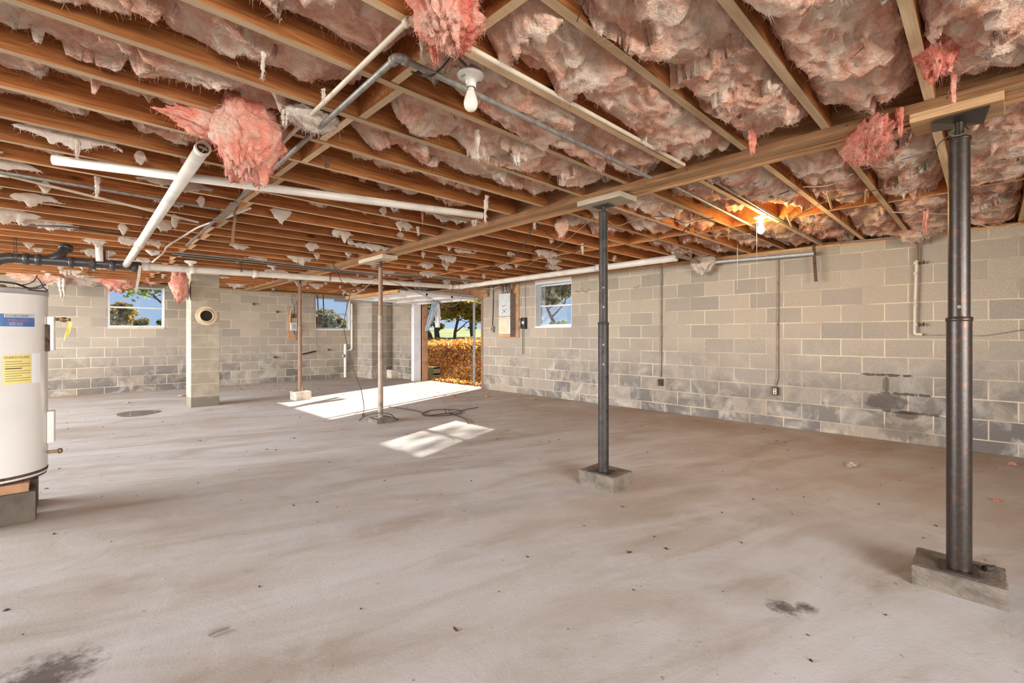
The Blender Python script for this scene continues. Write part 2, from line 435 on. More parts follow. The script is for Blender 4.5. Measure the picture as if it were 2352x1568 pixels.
def floor_mat():
    k = NT('troweled_concrete'); g = k.tc.outputs['Object']
    rot = k.map(g, (1,1,1), (0,0,0), (0,0,math.radians(18)))
    st = k.noise(k.map(rot, (.55, 2.4, 1)), 1.3, 6, .62, .8)
    big = k.noise(g, .38, 5, .6, .5); mid = k.noise(g, 2.2, 6, .65, 1.2); fine = k.noise(g, 60, 4, .7)
    c = k.ramp(st, [(.28, (.41,.355,.31)), (.43, (.55,.515,.48)), (.54, (.62,.605,.59)), (.70, (.69,.685,.68))])
    c = k.mix(k.ramp(big, [(.42, 0.0), (.62, .65)]), c, (.50,.42,.345))
    c = k.mix(k.ramp(mid, [(.50, 0.0), (.70, .6)]), c, (.67,.665,.655))
    # orange-brown dust that drifts along the walls
    sep = k.n('ShaderNodeSeparateXYZ'); k.l(g, sep.inputs[0])
    e1 = k.math('MULTIPLY', k.math('SUBTRACT', sep.outputs[0], 4.0), .45, True)
    e2 = k.math('MULTIPLY', k.math('SUBTRACT', sep.outputs[1], 10.9), .6, True)
    e = k.math('MULTIPLY', k.math('MAXIMUM', e1, e2), k.ramp(k.noise(g, 1.4, 4, .6), [(.30, .35), (.65, 1.0)]))
    c = k.mix(k.math('MULTIPLY', e, .75), c, (.36,.225,.13))
    smear = k.ramp(k.noise(k.map(rot, (1.5, 4.5, 1)), 1.9, 6, .7, 1.5), [(.62, 0.0), (.76, 1.0)])
    c = k.mix(k.math('MULTIPLY', smear, .45), c, (.20,.165,.14))
    pits = k.ramp(k.noise(g, 34, 2, .5), [(.70, 0.0), (.76, 1.0)])
    c = k.mix(k.math('MULTIPLY', pits, .5), c, (.16,.12,.09))
    wv = k.n('ShaderNodeTexNoise'); k.si(wv, Scale=.9, Detail=2.0, Distortion=3.0); k.l(g, wv.inputs['Vector'])
    arc = k.ramp(k.math('FRACT', k.math('MULTIPLY', wv.outputs['Fac'], 9.0)), [(.0, 0.0), (.47, 0.0), (.5, 1.0), (.53, 0.0)])
    c = k.mix(k.math('MULTIPLY', arc, .16), c, (.66,.63,.59))
    # two oil-dark spots
    for (x0, y0, r) in ((2.24, .62, .075), (2.31, .55, .05), (-.04, 2.27, .17)):
        d = k.n('ShaderNodeVectorMath'); d.operation = 'DISTANCE'; k.l(g, d.inputs[0]); d.inputs[1].default_value = (x0, y0, 0)
        f = k.ramp(k.math('ADD', k.math('DIVIDE', d.outputs['Value'], r), k.math('MULTIPLY', k.math('SUBTRACT', k.noise(g, 22, 5, .75), .5), 2.2)), [(.3, 1.0), (1.0, 0.0)])
        c = k.mix(k.math('MULTIPLY', f, .82), c, (.075,.048,.035))
    k.col(c); k.si(k.p, Roughness=.72); k.p.inputs['Specular IOR Level'].default_value = .25
    k.bump(k.math('ADD', k.math('MULTIPLY', fine, .4), k.math('MULTIPLY', mid, 1.2)), .35, .006)
    return k.m
M['floor'] = floor_mat()

def insul_mat(name, deep, pink, cream, bias=0.0):
    k = NT(name); g = k.n('ShaderNodeNewGeometry').outputs['Position']
    a = k.noise(g, 3.4, 5, .62, 1.1); b = k.noise(k.map(g, (1, 1, 1.6)), 17, 5, .68, 1.5); f = k.noise(g, 95, 3, .7)
    v = k.math('ADD', k.math('MULTIPLY', a, .62), k.math('MULTIPLY', b, .38))
    c = k.ramp(v, [(.33 + bias, deep), (.46 + bias, pink), (.58 + bias, cream), (.72 + bias, (.86,.74,.62))])
    c = k.mix(k.math('MULTIPLY', k.ramp(f, [(.3, 1.0), (.55, 0.0)]), .25), c, deep)
    k.col(c); k.si(k.p, Roughness=1.0); k.p.inputs['Specular IOR Level'].default_value = .05
    k.bump(k.math('ADD', b, k.math('MULTIPLY', f, .5)), .8, .02)
    tl = k.n('ShaderNodeBsdfTranslucent'); k.l(c, tl.inputs[0])
    mx = k.n('ShaderNodeMixShader'); mx.inputs[0].default_value = .18
    k.l(k.p.outputs[0], mx.inputs[1]); k.l(tl.outputs[0], mx.inputs[2]); k.l(mx.outputs[0], k.out.inputs[0])
    return k.m
M['insul'] = insul_mat('pink_glass_wool', (.60,.215,.125), (.89,.51,.365), (.97,.80,.65), -.012)
M['insul_pink'] = insul_mat('bright_pink_glass_wool', (.84,.20,.14), (.90,.42,.31), (.93,.70,.57), .04)
M['insul_white'] = insul_mat('pale_glass_wool', (.66,.48,.38), (.80,.66,.55), (.88,.78,.68), -.04)

# ================================================================== SETTING
XR, YB, ZT = 6.63, 12.40, 2.235        # right wall face, back wall face, top of block
JB, JT = 2.27, 2.505                   # underside and top of the joists
XL, YF = -3.2, -3.2

def wall_boxes(mb, a0, a1, t0, t1, z1, holes, axis):
    """wall along axis from a0 to a1, thickness t0..t1, holes = [(a,b,z0,z1)]"""
    def bx(p, q, z0, z1_):
        if q - p < 1e-4 or z1_ - z0 < 1e-4: return
        if axis == 'Y': mb.box(t0, t1, p, q, z0, z1_)
        else: mb.box(p, q, t0, t1, z0, z1_)
    p = a0
    for (h0, h1, k0, k1) in sorted(holes):
        bx(p, h0, 0, z1); bx(h0, h1, 0, k0); bx(h0, h1, k1, z1); p = h1
    bx(p, a1, 0, z1)
fl = MB().box(XL, XR+.24, YF, YB+.24, -.12, 0).build('floor', M['floor']); fl['kind'] = 'structure'
WR = (5.264, 6.165, 1.315, ZT); DOOR = (7.78, 10.17, 0, ZT)
W1 = (.68, 1.602, 1.307, 2.19); W2 = (4.825, 5.77, 1.307, 2.19)
m = MB(); wall_boxes(m, YF, YB+.2, XR, XR+.2, ZT, [WR, DOOR], 'Y'); w = m.build('wall_right', M['wall_Y']); w['kind'] = 'structure'
m = MB(); wall_boxes(m, XL, XR, YB, YB+.2, ZT, [W1, W2], 'X'); w = m.build('wall_back', M['wall_X']); w['kind'] = 'structure'
m = MB(); wall_boxes(m, YF, YB, XL-.2, XL, ZT, [(3.6, 12.1, .1, 2.22)], 'Y'); w = m.build('wall_left', M['wall_Y']); w['kind'] = 'structure'  # opening is made up, lets the left fill lamp shine in
m = MB(); wall_boxes(m, XL-.2, XR, YF-.2, YF, ZT, [(-3.0, 2.2, .1, 2.22)], 'X'); w = m.build('wall_front', M['wall_X']); w['kind'] = 'structure'  # wide opening added for the fill lamp behind the camera
m = MB().box(XL-.2, XR+.2, YF-.2, YB+.2, JT, JT+.03); w = m.build('ceiling', M['subfloor']); w['kind'] = 'structure'
# sill plates on top of the block, rim boards above
for nm, b in (('trim_1', (XR-.01, XR+.2, YF, YB+.2, ZT, JB)), ('trim_2', (XL, XR-.012, YB-.012, YB+.2, ZT, JB)),
              ('trim_3', (XL-.2, XL, YF, YB, ZT, JB)), ('trim_4', (XL-.2, XR-.012, YF-.2, YF, ZT, JB)),
              ('trim_5', (XR+.155, XR+.2, YF-.2, YB+.2, JB, JT)), ('trim_6', (XL, XR+.15, YB+.155, YB+.2, JB, JT)),
              ('trim_7', (XL-.2, XL-.155, YF-.2, YB+.2, JB, JT)), ('trim_8', (XL, XR+.15, YF-.2, YF-.155, JB, JT))):
    o = MB().box(*b).build(nm, M['plate']); o['kind'] = 'structure'

def window(n, a0, a1, z0, z1, axis, face, out=1):
    """single hung aluminium window set toward the outside of a block opening"""
    e = bpy.data.objects.new('window_%d' % n, None); C.objects.link(e); e['kind'] = 'structure'
    d0, d1 = face + .11, face + .155
    def B(mb, p, q, k0, k1, e0=d0, e1=d1):
        return mb.box(e0, e1, p, q, k0, k1) if axis == 'Y' else mb.box(p, q, e0, e1, k0, k1)
    f = MB(); t = .035
    B(f, a0, a0+t, z0, z1); B(f, a1-t, a1, z0, z1); B(f, a0+t, a1-t, z0, z0+t); B(f, a0+t, a1-t, z1-t, z1)
    f.build('window_frame', M['alu'], e, bevel=.003)
    zm = (z0+z1)/2 - .015
    B(MB(), a0+t, a1-t, zm-.016, zm+.016, d0+.004, d1-.008).build('meeting_rail', M['alu'], e, bevel=.002)
    for k0, k1, q in ((z0+t, zm-.016, d0+.018), (zm+.016, z1-t, d0+.028)):
        B(MB(), a0+t, a1-t, k0, k1, q, q+.004).build('window_pane', M['glass'], e)
    B(MB(), a0-.0, a1+.0, z0-.035, z0, face-.012, face+.11).build('window_sill', M['card'] if n == 1 else M['white_paint'], e, bevel=.004)
    B(MB(), a0, a0+.008, z0, z1, face+.001, face+.11).build('window_reveal', M['white_paint'], e)
    B(MB(), a1-.008, a1, z0, z1, face+.001, face+.11).build('window_reveal', M['white_paint'], e)
    return e
window(1, *W1[:2], W1[2]+.035, W1[3], 'X', YB)
window(2, *W2[:2], W2[2]+.035, W2[3], 'X', YB)
window(3, WR[0], WR[1], WR[2]+.035, 2.155, 'Y', XR)
o = MB().box(XR-.004, XR+.19, WR[0], WR[1], 2.155, ZT).build('trim_9', M['white_paint']); o['kind'] = 'structure'

# garage door opening: jambs and header
d = bpy.data.objects.new('door_1', None); C.objects.link(d); d['kind'] = 'structure'
MB().box(XR-.205, XR+.19, 10.17, 10.30, 0, 2.03).build('door_jamb', M['white_paint'], d, bevel=.004)
MB().box(XR+.03, XR+.19, 10.145, 10.17, 0, 2.03).build('weather_strip', M['plywood'], d)
MB().box(XR-.01, XR+.16, 7.72, 7.78, 0, 2.03).build('door_jamb', M['brown_steel'], d)
MB().box(XR-.06, XR+.19, 7.6, 10.40, 2.03, ZT+.0).build('door_header', M['plywood'], d, bevel=.004)
MB().box(XR-.07, XR-.06, 7.5, 7.82, 2.0, 2.24).build('header_block', M['plate'], d)

# block pier closing the corner beyond the door and the step between pier and wall
o = MB().box(5.98, 6.42, 11.54, YB, 0, ZT).build('wall_pier', M['wall_Y']); o['kind'] = 'structure'
o = MB().box(6.42, XR, 11.64, YB, 0, ZT).build('wall_recess', M['wall_X']); o['kind'] = 'structure'
t = MB().box(6.42, XR, 11.30, 11.64, 0, .225).build('concrete_step', M['pale_block'], bevel=.012)
tag(t, 'low pale concrete step tucked in the corner between block pier and wall', 'step')

# ================================================================== FLOOR FRAMING
ORD = ['zeroth','first','second','third','fourth','fifth','sixth','seventh','eighth','ninth','tenth','eleventh','twelfth','thirteenth',
       'fourteenth','fifteenth','sixteenth','seventeenth','eighteenth','nineteenth','twentieth','twenty-first','twenty-second',
       'twenty-third','twenty-fourth','twenty-fifth','twenty-sixth','twenty-seventh','twenty-eighth','twenty-ninth','thirtieth',
       'thirty-first','thirty-second','thirty-third','thirty-fourth']
def gx(y): return 2.985 + .019*(y - .1)         # centre line of the girder
Y0J, SP = .192, .4064
JY = [Y0J + SP*k for k in range(-3, 30)]
rj = random.Random(5)
for i, y in enumerate(JY):
    for side in ('left', 'right'):
        a, b = (XL-.15, gx(y)-.066) if side == 'left' else (gx(y)+.066, XR+.154)
        dz = rj.uniform(-.004, .004)
        m = MB().box(0, b-a, -.019, .019, 0, JT-JB-dz)
        o = m.build('floor_joist', [M['joist'], M['joist_lit_underside']])
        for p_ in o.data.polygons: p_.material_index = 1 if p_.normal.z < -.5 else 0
        o.location = (a, y + rj.uniform(-.004, .004), JB+dz)
        where = '%s of the girder, %s from the front' % (side, ORD[i+1])
        tag(o, 'rough brown pine floor joist ' + where, 'joist', 'floor joists %s of the girder' % side)
# blocking rows
def blocking(x, i, label, grp, name='blocking'):
    y0, y1 = JY[i]+.0195, JY[i+1]-.0195
    o = MB().box(-.019, .019, 0, y1-y0, 0, .225).build(name, [M['joist'], M['joist_lit_underside']])
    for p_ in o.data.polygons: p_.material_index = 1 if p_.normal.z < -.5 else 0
    o.location = (x, y0, JB+.002)
    tag(o, label, 'blocking', grp); return o
for i in range(len(JY)-1):
    yc = JY[i]
    blocking(1.035 + .017*yc + (.022 if i % 2 else -.022), i,
             'short pine block between joists, %s in the row left of the girder' % ORD[i+1], 'blocking row left of the girder')
    blocking(4.87 + .017*yc*.4 + (.022 if i % 2 else -.022), i,
             'short pine block between joists, %s in the row right of the girder' % ORD[i+1], 'blocking row right of the girder')
blocking(4.24, 2, 'extra pine block between joists behind the near adjustable post', None)

g = empty('girder', (gx(.1), .1, 2.225), 'long built-up wooden girder resting on the four steel posts', 'girder', rz=-math.atan(.019))
L0, L1 = -3.2, 12.28
for i, (x0, x1) in enumerate(((-.065, -.022), (-.0205, .0205), (.022, .065))):
    o = MB().box(x0, x1, L0, L1, .010+.005*(i == 1), .24).build('girder_board', [M['girder_shaded_side'], M['girder']], g, local=True)
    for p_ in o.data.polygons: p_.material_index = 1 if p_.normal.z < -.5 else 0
for x0, x1 in ((-.108, -.071), (.071, .108)):
    o = MB().box(x0, x1, L0, L1, 0, .043).build('ledger_strip', [M['girder_shaded_side'], M['girder']], g, bevel=.002, local=True)
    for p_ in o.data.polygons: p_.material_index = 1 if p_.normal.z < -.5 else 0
rn = random.Random(3); m = MB()
for k in range(40):
    y = L0 + .4*k + rn.uniform(-.1, .1); z = rn.uniform(.012, .03)
    m.lathe((-.1075, y, z), [(0, .0), (.004, 0), (.004, -.003), (0, -.003)], 8, Vector((1,0,0)))
m.build('nail_heads', M['rust'], g, local=True)['kind'] = 'stuff'

# ================================================================== GLASS WOOL
def fibres(V, n, ln, wd, rs, down=.55):
    """loose strands standing off a surface: ribbon quads"""
    idx = rs.randint(0, len(V), n); P = V[idx] + rs.normal(scale=.004, size=(n, 3))
    d = rs.normal(size=(n, 3)); d[:, 2] -= down*1.6; d /= np.linalg.norm(d, axis=1)[:, None]
    b = rs.normal(size=(n, 3))*.9; b[:, 2] -= .3
    L = ln * rs.gamma(2.0, .5, n)[:, None]; pts = [P]; cur = d
    for s in range(3):
        pts.append(pts[-1] + cur*L/3); cur = cur + b*.45; cur /= np.linalg.norm(cur, axis=1)[:, None]
    sd = np.cross(d, rs.normal(size=(n, 3))); sd /= (np.linalg.norm(sd, axis=1)[:, None] + 1e-9)
    W = [wd, wd*.9, wd*.6, wd*.15]; A = []
    for p, w_ in zip(pts, W): A += [p - sd*w_/2, p + sd*w_/2]
    VV = np.stack(A, 1).reshape(-1, 3); base = np.arange(n)[:, None]*8; F = []
    for s in range(3): F.append(base + np.array([[2*s, 2*s+1, 2*s+3, 2*s+2]]))
    return VV, np.concatenate(F, 0)

def batt(x0, x1, y0, y1, base, amp, res, seed, spikes, label, group, mat='insul', dens=6000, gap=None, flat=False):
    rs = np.random.RandomState(seed)
    nx = max(8, int((x1-x0)/res)); ny = max(8, int((y1-y0)/res))
    X, Y = np.meshgrid(np.linspace(x0, x1, nx+1), np.linspace(y0, y1, ny+1), indexing='ij')
    v = (Y-y0)/(y1-y0)*2-1; u = (X-x0)/(x1-x0)*2-1
    sd = seed*7.13
    wx = X + .09*fbm(X*4, Y*4, sd+3, 2); wy = Y + .09*fbm(X*4, Y*4, sd+9, 2)
    n1 = fbm(wx*1.6, wy*2.6, sd, 3); n2 = 1-2*np.abs(pn(wx*3.4+wy*1.2, wy*6.0-wx*1.5, sd+1.7)); n3 = 1-2*np.abs(pn(wx*9+wy*4, wy*15-wx*4, sd+5.1))
    n4 = fbm(wx*36, wy*36, sd+8, 3)
    z = base - amp*(.85*n1 + .66*n2 + .42*n3) - .013*n4
    ends = (x1-x0)/2*(1-np.abs(u)); ew = rs.uniform(.05, .22) if amp > .06 else .05
    if amp > .058:
        ph = wx*(1.7 if seed % 3 else -1.7) + 1.1*fbm(X*1.7, Y*2.6, sd+40, 2) + .16*pn(X*11, Y*19, sd+41) + .09*pn(X*26, Y*44, sd+43)
        saw = ph - np.floor(ph); z = z - amp*.95*(saw**1.7 - .35)
    z = z + .085*np.abs(v)**4 + .10*np.exp(-(ends/ew)**2)*(1+.8*n1)
    xc = x0 + rs.uniform(.3, .9)
    while xc < x1:
        c = xc + .05*pn(Y*5, sd, 0); z = z + .055*np.exp(-((X-c)/.016)**2); xc += rs.uniform(.6, 1.3)
    XX = X + .02*fbm(X*9, Y*9, sd+20, 2)*(1-np.abs(u)**8); YY = np.clip(Y + .025*fbm(X*9, Y*9, sd+30, 2), y0+.001, y1-.001)
    if not flat:
        tips = []
        for k in range(spikes):
            sx = rs.uniform(x0+.05, x1-.05); sy = rs.uniform(y0+.04, y1-.04); r = rs.uniform(.010, .020); dp = rs.gamma(1.6, .022)
            if k % 4 == 0: r *= 2.2; dp *= .7
            q = np.exp(-((((X-sx)*rs.uniform(.5, 1.3))**2 + ((Y-sy)*rs.uniform(.7, 1.4))**2)/r**2)*(1+1.6*np.abs(n4)))
            z = z - dp*q*(1+.9*n4); XX = XX + q*rs.uniform(-.03, .03); YY = YY + q*rs.uniform(-.02, .02)
    z = z + .16*np.exp(-((X-4.6)**2/.30**2 + (Y-1.50)**2/.34**2))
    z = np.where(z < 2.25, 2.25 - (2.25-z)*.55, z)
    z = np.minimum(z, JT-.004)
    V = np.stack([XX, YY, z], -1).reshape(-1, 3)
    V = V - np.array([x0, y0, base])
    I = np.arange((nx+1)*(ny+1)).reshape(nx+1, ny+1)
    F = np.stack([I[:-1, :-1], I[:-1, 1:], I[1:, 1:], I[1:, :-1]], -1).reshape(-1, 4)
    # closed slab: upper sheet just under the subfloor
    top = V.copy(); top[:, 2] = JT-.003-base; n0 = len(V); F2 = F[:, ::-1] + n0
    rim = np.concatenate([I[0, :], I[1:, -1], I[-1, -2::-1], I[-2:0:-1, 0]]); r2 = np.roll(rim, -1)
    F3 = np.stack([rim, r2, r2+n0, rim+n0], -1)
    me = fast_mesh('insulation_batt', np.concatenate([V, top]), np.concatenate([F, F2, F3]))
    o = link('insulation_batt', me, M[mat]); o.location = (x0, y0, base)
    tag(o, label, 'insulation', group)
    n = int((x1-x0)*(y1-y0)*dens)
    if n > 20:
        w_ = .0010 if res < .015 else (.0016 if res < .025 else .003)
        VV, FF = fibres(V, n, .016 if res < .015 else .02, w_, rs)
        f = link('loose_fibres', fast_mesh('loose_fibres', VV, FF), M[mat], None)
        f.parent = o; f['kind'] = 'stuff'
    return o

sec = {'left of the blocking row': (-1.5, 0), 'between the left blocking row and the girder': (0, 1),
       'between the girder and the right blocking row': (1, 0), 'between the right blocking row and the right wall': (1, 1)}
SH = ['left of the left blocking', 'left blocking to girder', 'girder to right blocking', 'right blocking to wall']
for i in range(len(JY)-1):
    y0, y1 = JY[i]+.0195, JY[i+1]-.0195; yc = (y0+y1)/2
    bl = 1.035 + .017*yc; br_ = 4.87 + .007*yc
    for si_, (nm, x0, x1) in enumerate((('left of the left blocking row', -1.5, bl-.045), ('between the left blocking row and the girder', bl+.045, gx(yc)-.075),
                          ('between the girder and the right blocking row', gx(yc)+.075, br_-.045), ('between the right blocking row and the right wall', br_+.045, XR+.15))):
        full = si_ == 1 and yc < 2.3
        dist = math.hypot(max(0, min(abs(x0), abs(x1))), yc)
        fwd = .6974*(x0+x1)/2 + .7167*yc
        if fwd < -.3: continue
        res = .010 if fwd < 3.6 else (.018 if fwd < 6.2 else .034)
        dens = 9000 if fwd < 3.6 else (3200 if fwd < 6.2 else 900)
        side = 'left' if si_ < 2 else 'right'
        if full: base, amp = 2.335, .085
        elif side == 'left': base = 2.362 if yc < 2.7 else (2.405 if yc < 4.2 else 2.435); amp = .062 if yc < 4.2 else .045
        else: base = 2.350 if yc < 1.6 else (2.385 if yc < 3.2 else 2.425); amp = .085 if yc < 3.2 else .055
        sp = int((x1-x0)*(4 if side == 'left' and not full else 7))
        if i < 20 and (fwd < 8):
            lab = 'pink wool batt in the %s bay from front, %s' % (ORD[i+1], SH[si_]); grp = 'insulation batts overhead'
        else:
            lab = 'pink wool batt in the %s bay from front, %s' % (ORD[i+1], SH[si_]); grp = 'distant insulation batts'
        batt(x0, x1, y0, y1, base, amp, res, 100+i*4+si_, sp, lab, grp, dens=dens)

def clump(c, size, seed, mat, label, sub=5, strands=1500, rot=0.0, rough=.35, flen=.02, grp=None):
    """torn lump of glass wool hanging down"""
    rs = np.random.RandomState(seed); bm = bmesh.new(); bmesh.ops.create_icosphere(bm, subdivisions=sub, radius=1)
    P = np.array([v.co[:] for v in bm.verts]); F = np.array([[l.index for l in f.verts] for f in bm.faces]); bm.free()
    n = fbm(P[:, 0]*1.6, P[:, 1]*1.6, P[:, 2]*1.6+seed, 3)*rough*1.6 + (1-2*np.abs(pn(P[:, 0]*3.4+seed, P[:, 1]*3.4, P[:, 2]*3.4)))*rough*.6 \
        + fbm(P[:, 0]*9, P[:, 1]*9, P[:, 2]*9+seed, 2)*rough*.35
    Q = P*(1+n)[:, None]
    low = np.clip(-P[:, 2], 0, 1); taper = 1-.35*low
    sp = np.maximum(0, pn(P[:, 0]*5+seed, P[:, 1]*5, seed*1.0))*low*1.2
    Q[:, 0] *= taper; Q[:, 1] *= taper; Q[:, 2] -= sp
    Q = Q*np.array(size)[None, :]/2
    ca, sa = math.cos(rot), math.sin(rot); Q = np.stack([Q[:, 0]*ca-Q[:, 1]*sa, Q[:, 0]*sa+Q[:, 1]*ca, Q[:, 2]], -1)
    o = link('insulation_clump', fast_mesh('insulation_clump', Q, F), M[mat]); o.location = c
    tag(o, label, 'insulation', grp)
    VV, FF = fibres(Q, strands, flen, .0013 if c[0]+c[1] < 5 else .0028, rs, .8)
    f = link('loose_fibres', fast_mesh('loose_fibres', VV, FF), M[mat]); f.parent = o; f['kind'] = 'stuff'
    return o
def wisp(top, ln, r, seed, label, grp=None, mat='insul_white'):
    rs = random.Random(seed); p = Vector(top); pts = [p.copy()]; rad = [r*.8]
    n = 9
    for k in range(n):
        p = p + Vector((rs.uniform(-.18, .18), rs.uniform(-.18, .18), -1)).normalized()*ln/n
        pts.append(p.copy()); rad.append(r*(1.0 + rs.uniform(-.45, .5))*(1-.75*(k+1)/n))
    m = MB()
    for q in range(3):
        o_ = Vector((rs.uniform(-1, 1), rs.uniform(-1, 1), 0))*r*.8
        m.tube([Vector(a) + o_*(1-.3*i/n) - Vector(top) for i, a in enumerate(pts)], r, 7, radii=[a*rs.uniform(.5, .9) for a in rad])
    me = m.mesh('insulation_wisp'); o = link('insulation_wisp', me, M[mat]); o.location = top
    V = np.array([v.co[:] for v in me.vertices]); rr = np.random.RandomState(seed)
    VV, FF = fibres(V, 170, min(.018, r*.9), .0012 if top[0]+top[1] < 5 else .0022, rr, .7)
    f = link('loose_fibres', fast_mesh('loose_fibres', VV, FF), M[mat]); f.parent = o; f['kind'] = 'stuff'
    return tag(o, label, 'insulation', grp)

clump(onZ(572, 318, 2.17), (.30, .22, .34), 11, 'insul_pink', 'bright pink clump of glass wool drooping beside the cream pipe', strands=4200, rot=.6, rough=.42, flen=.028)
clump(onZ(505, 292, 2.24), (.42, .16, .10), 12, 'insul_pink', 'flat pink tatter of glass wool hanging left of the bright clump', strands=2200, rot=.05)
clump(onZ(1030, 28, 2.23), (.24, .18, .17), 13, 'insul_pink', 'pink lump of glass wool hanging over the pipe elbow at the top', strands=4200, rot=.5, flen=.015)
wisp(onZ(1000, 75, 2.22), .10, .020, 5, 'pink wool tip dangling below the lump at the pipe elbow', mat='insul_pink')
clump(onZ(1990, 325, 2.20), (.44, .16, .13), 14, 'insul_pink', 'folded strip of pink glass wool sagging beyond the girder', strands=3800, rot=.35)
clump(onZ(2150, 110, 2.30), (.16, .12, .18), 21, 'insul_pink', 'pink wool lump at the far side of the near pale joist', strands=1800)
clump(onY(412, 652, 8.6), (.20, .16, .42), 15, 'insul_pink', 'brown-edged pink wool clump hanging beside the block pillar', sub=4, strands=900, flen=.03)
clump(onY(275, 640, 12.1), (.62, .16, .34), 16, 'insul_pink', 'pink wool hanging over the left end of the left window', sub=4, strands=900, flen=.04)
clump(onY(345, 640, 12.15), (.50, .12, .20), 17, 'insul_pink', 'pink wool hanging over the right end of the left window', sub=4, strands=700, flen=.04)
clump(onY(110, 637, 12.2), (.9, .12, .15), 18, 'insul', 'pale pink wool sagging at the left end of the back wall plate', sub=5, strands=1500, flen=.05, rough=.6)
clump(onY(190, 643, 12.2), (.8, .12, .15), 28, 'insul_white', 'white wool tatter on the back wall plate left of the left window', sub=5, strands=1500, flen=.05, rough=.6)
wisp(onY(143, 640, 12.1), .38, .045, 90, 'white wool strand hanging below the back wall plate at left')
clump(onY(570, 632, 11.9), (.9, .16, .34), 19, 'insul_white', 'pale pink wool sheet drooping right of the block pillar', sub=4, strands=1000, flen=.05)
clump(onX(1615, 604, 6.5), (.20, .30, .22), 20, 'insul_white', 'pale wool bundle bulging out at the end of the white drain', sub=4, strands=800, flen=.03)
clump(onX(2110, 520, 6.45), (.22, .34, .24), 23, 'insul', 'grubby pink wool mass over the top of the wall water pipe', sub=4, strands=1200, flen=.03)
clump(onZ(2015, 345, 2.27), (.18, .14, .10), 24, 'insul_pink', 'ragged wool tuft beside the folded strip', sub=4, strands=900)
clump(onZ(720, 275, 2.26), (.22, .16, .09), 25, 'insul_white', 'cream wool pad between joists behind the two pipes', sub=4, strands=1400)
clump(onZ(1290, 520, 2.22), (.10, .10, .16), 26, 'insul', 'small dark pink tuft right of the girder', sub=3, strands=500)
clump(onX(1535, 560, 6.3), (.3, .2, .1), 27, 'insul_white', 'flat pale wool along the sill above the white drain', sub=4, strands=500)
for k, (px, py, ln, r, txt) in enumerate((
        (1115, 450, .20, .020, 'long pale wool strip hanging at the end of the white pipe'),
        (1093, 300, .15, .016, 'pale wool strand hanging below the fourth near bay'),
        (1190, 345, .09, .026, 'fluffy pale wool knot dangling right of the bare bulb'),
        (228, 408, .14, .018, 'white wool tuft caught on the long grey conduit'),
        (605, 120, .10, .010, 'thin wool thread hanging above the pipes at upper left'),
        (745, 205, .06, .008, 'thin brown wool thread beside the steel pipe'),
        (178, 322, .10, .016, 'short pale wool tassel over the loose white pipe'),
        (655, 255, .07, .014, 'pair of pale wool curls above the pink clump'),
        (970, 85, .08, .012, 'thin grey wool tassel below the cream pipe elbow'),
        (2190, 170, .12, .012, 'brown wool strand hanging beside the pale joist'),
        (2065, 250, .13, .016, 'pink wool finger hanging past the girder edge'),
        (1728, 300, .12, .015, 'dark pink wool point hanging in front of the girder'),
        (1482, 310, .06, .007, 'white wool thread at the end of the near bay'),
        (1338, 560, .12, .012, 'wool thread on the wire in front of the right wall'),
        (2128, 480, .20, .018, 'long brown wool shred hanging over the water pipe'),
        (1225, 505, .07, .02, 'pale tuft behind the girder left of the second post'),
        (1090, 505, .05, .02, 'pale tuft beside the girder near the white pipe end'),
        (905, 470, .05, .03, 'white tuft below the joist left of the girder'),
        (960, 520, .08, .012, 'curled white wool hook hanging left of the girder'))):
    wisp(onZ(px, py, 2.26), ln, r, 40+k, txt, mat='insul_white' if k not in (9, 10, 11, 14) else 'insul_pink')
def tatter(top, w, h, seed, label, grp):
    """ragged torn edge of wool: a crumpled strip whose lower edge runs out in uneven points"""
    rs = np.random.RandomState(seed); nu = max(8, int(w/.007)); nv = 7
    u = np.linspace(-.5, .5, nu)*w; win = np.clip(1-(2*np.abs(u+rs.uniform(-.12, .12)*w)/w)**2, 0.02, 1)
    prof = h*win*np.clip(.45 + .8*fbm(u*9, seed*1.3, 0., 2) + .75*np.maximum(0, pn(u*26, seed*2.1, .5)) + .5*np.maximum(0, pn(u*60, seed*1.1, .2)), .05, 1.4)
    U, Vv = np.meshgrid(u, np.linspace(0, 1, nv), indexing='ij'); pr = prof[:, None]
    yo = .018*pn(U*14, Vv*1.5, seed*.7) + .03*pn(U*4, Vv*.6, seed*.9)
    tp = (.05*np.sqrt(win) - .012 + .02*pn(u*18, seed*3.3, 0.))[:, None]
    th_ = .013*(1-Vv)**.6*(1+.9*pn(U*35, Vv*4, seed*.3)) + .0008
    xo = .012*pn(U*22, Vv*3, seed*.5)
    A = np.stack([U+xo, yo-th_, tp-(pr+tp)*Vv], -1).reshape(-1, 3); B = np.stack([U+xo, yo+th_, tp-(pr+tp)*Vv], -1).reshape(-1, 3)
    I = np.arange(nu*nv).reshape(nu, nv); F = np.stack([I[:-1, :-1], I[1:, :-1], I[1:, 1:], I[:-1, 1:]], -1).reshape(-1, 4); n0 = nu*nv
    lo = np.stack([I[:-1, -1], I[1:, -1], I[1:, -1]+n0, I[:-1, -1]+n0], -1)
    o = link('insulation_tatter', fast_mesh('insulation_tatter', np.concatenate([A, B]), np.concatenate([F, F[:, ::-1]+n0, lo])), M['insul_white']); o.location = top
    VV, FF = fibres(A[A[:, 2] < .01] if (A[:, 2] < .01).any() else A, int(60+w*500), .014, .0018, rs, .9)
    f = link('loose_fibres', fast_mesh('loose_fibres', VV, FF), M['insul_white']); f.parent = o; f['kind'] = 'stuff'
    return tag(o, label, 'insulation', grp)
rt = random.Random(77)
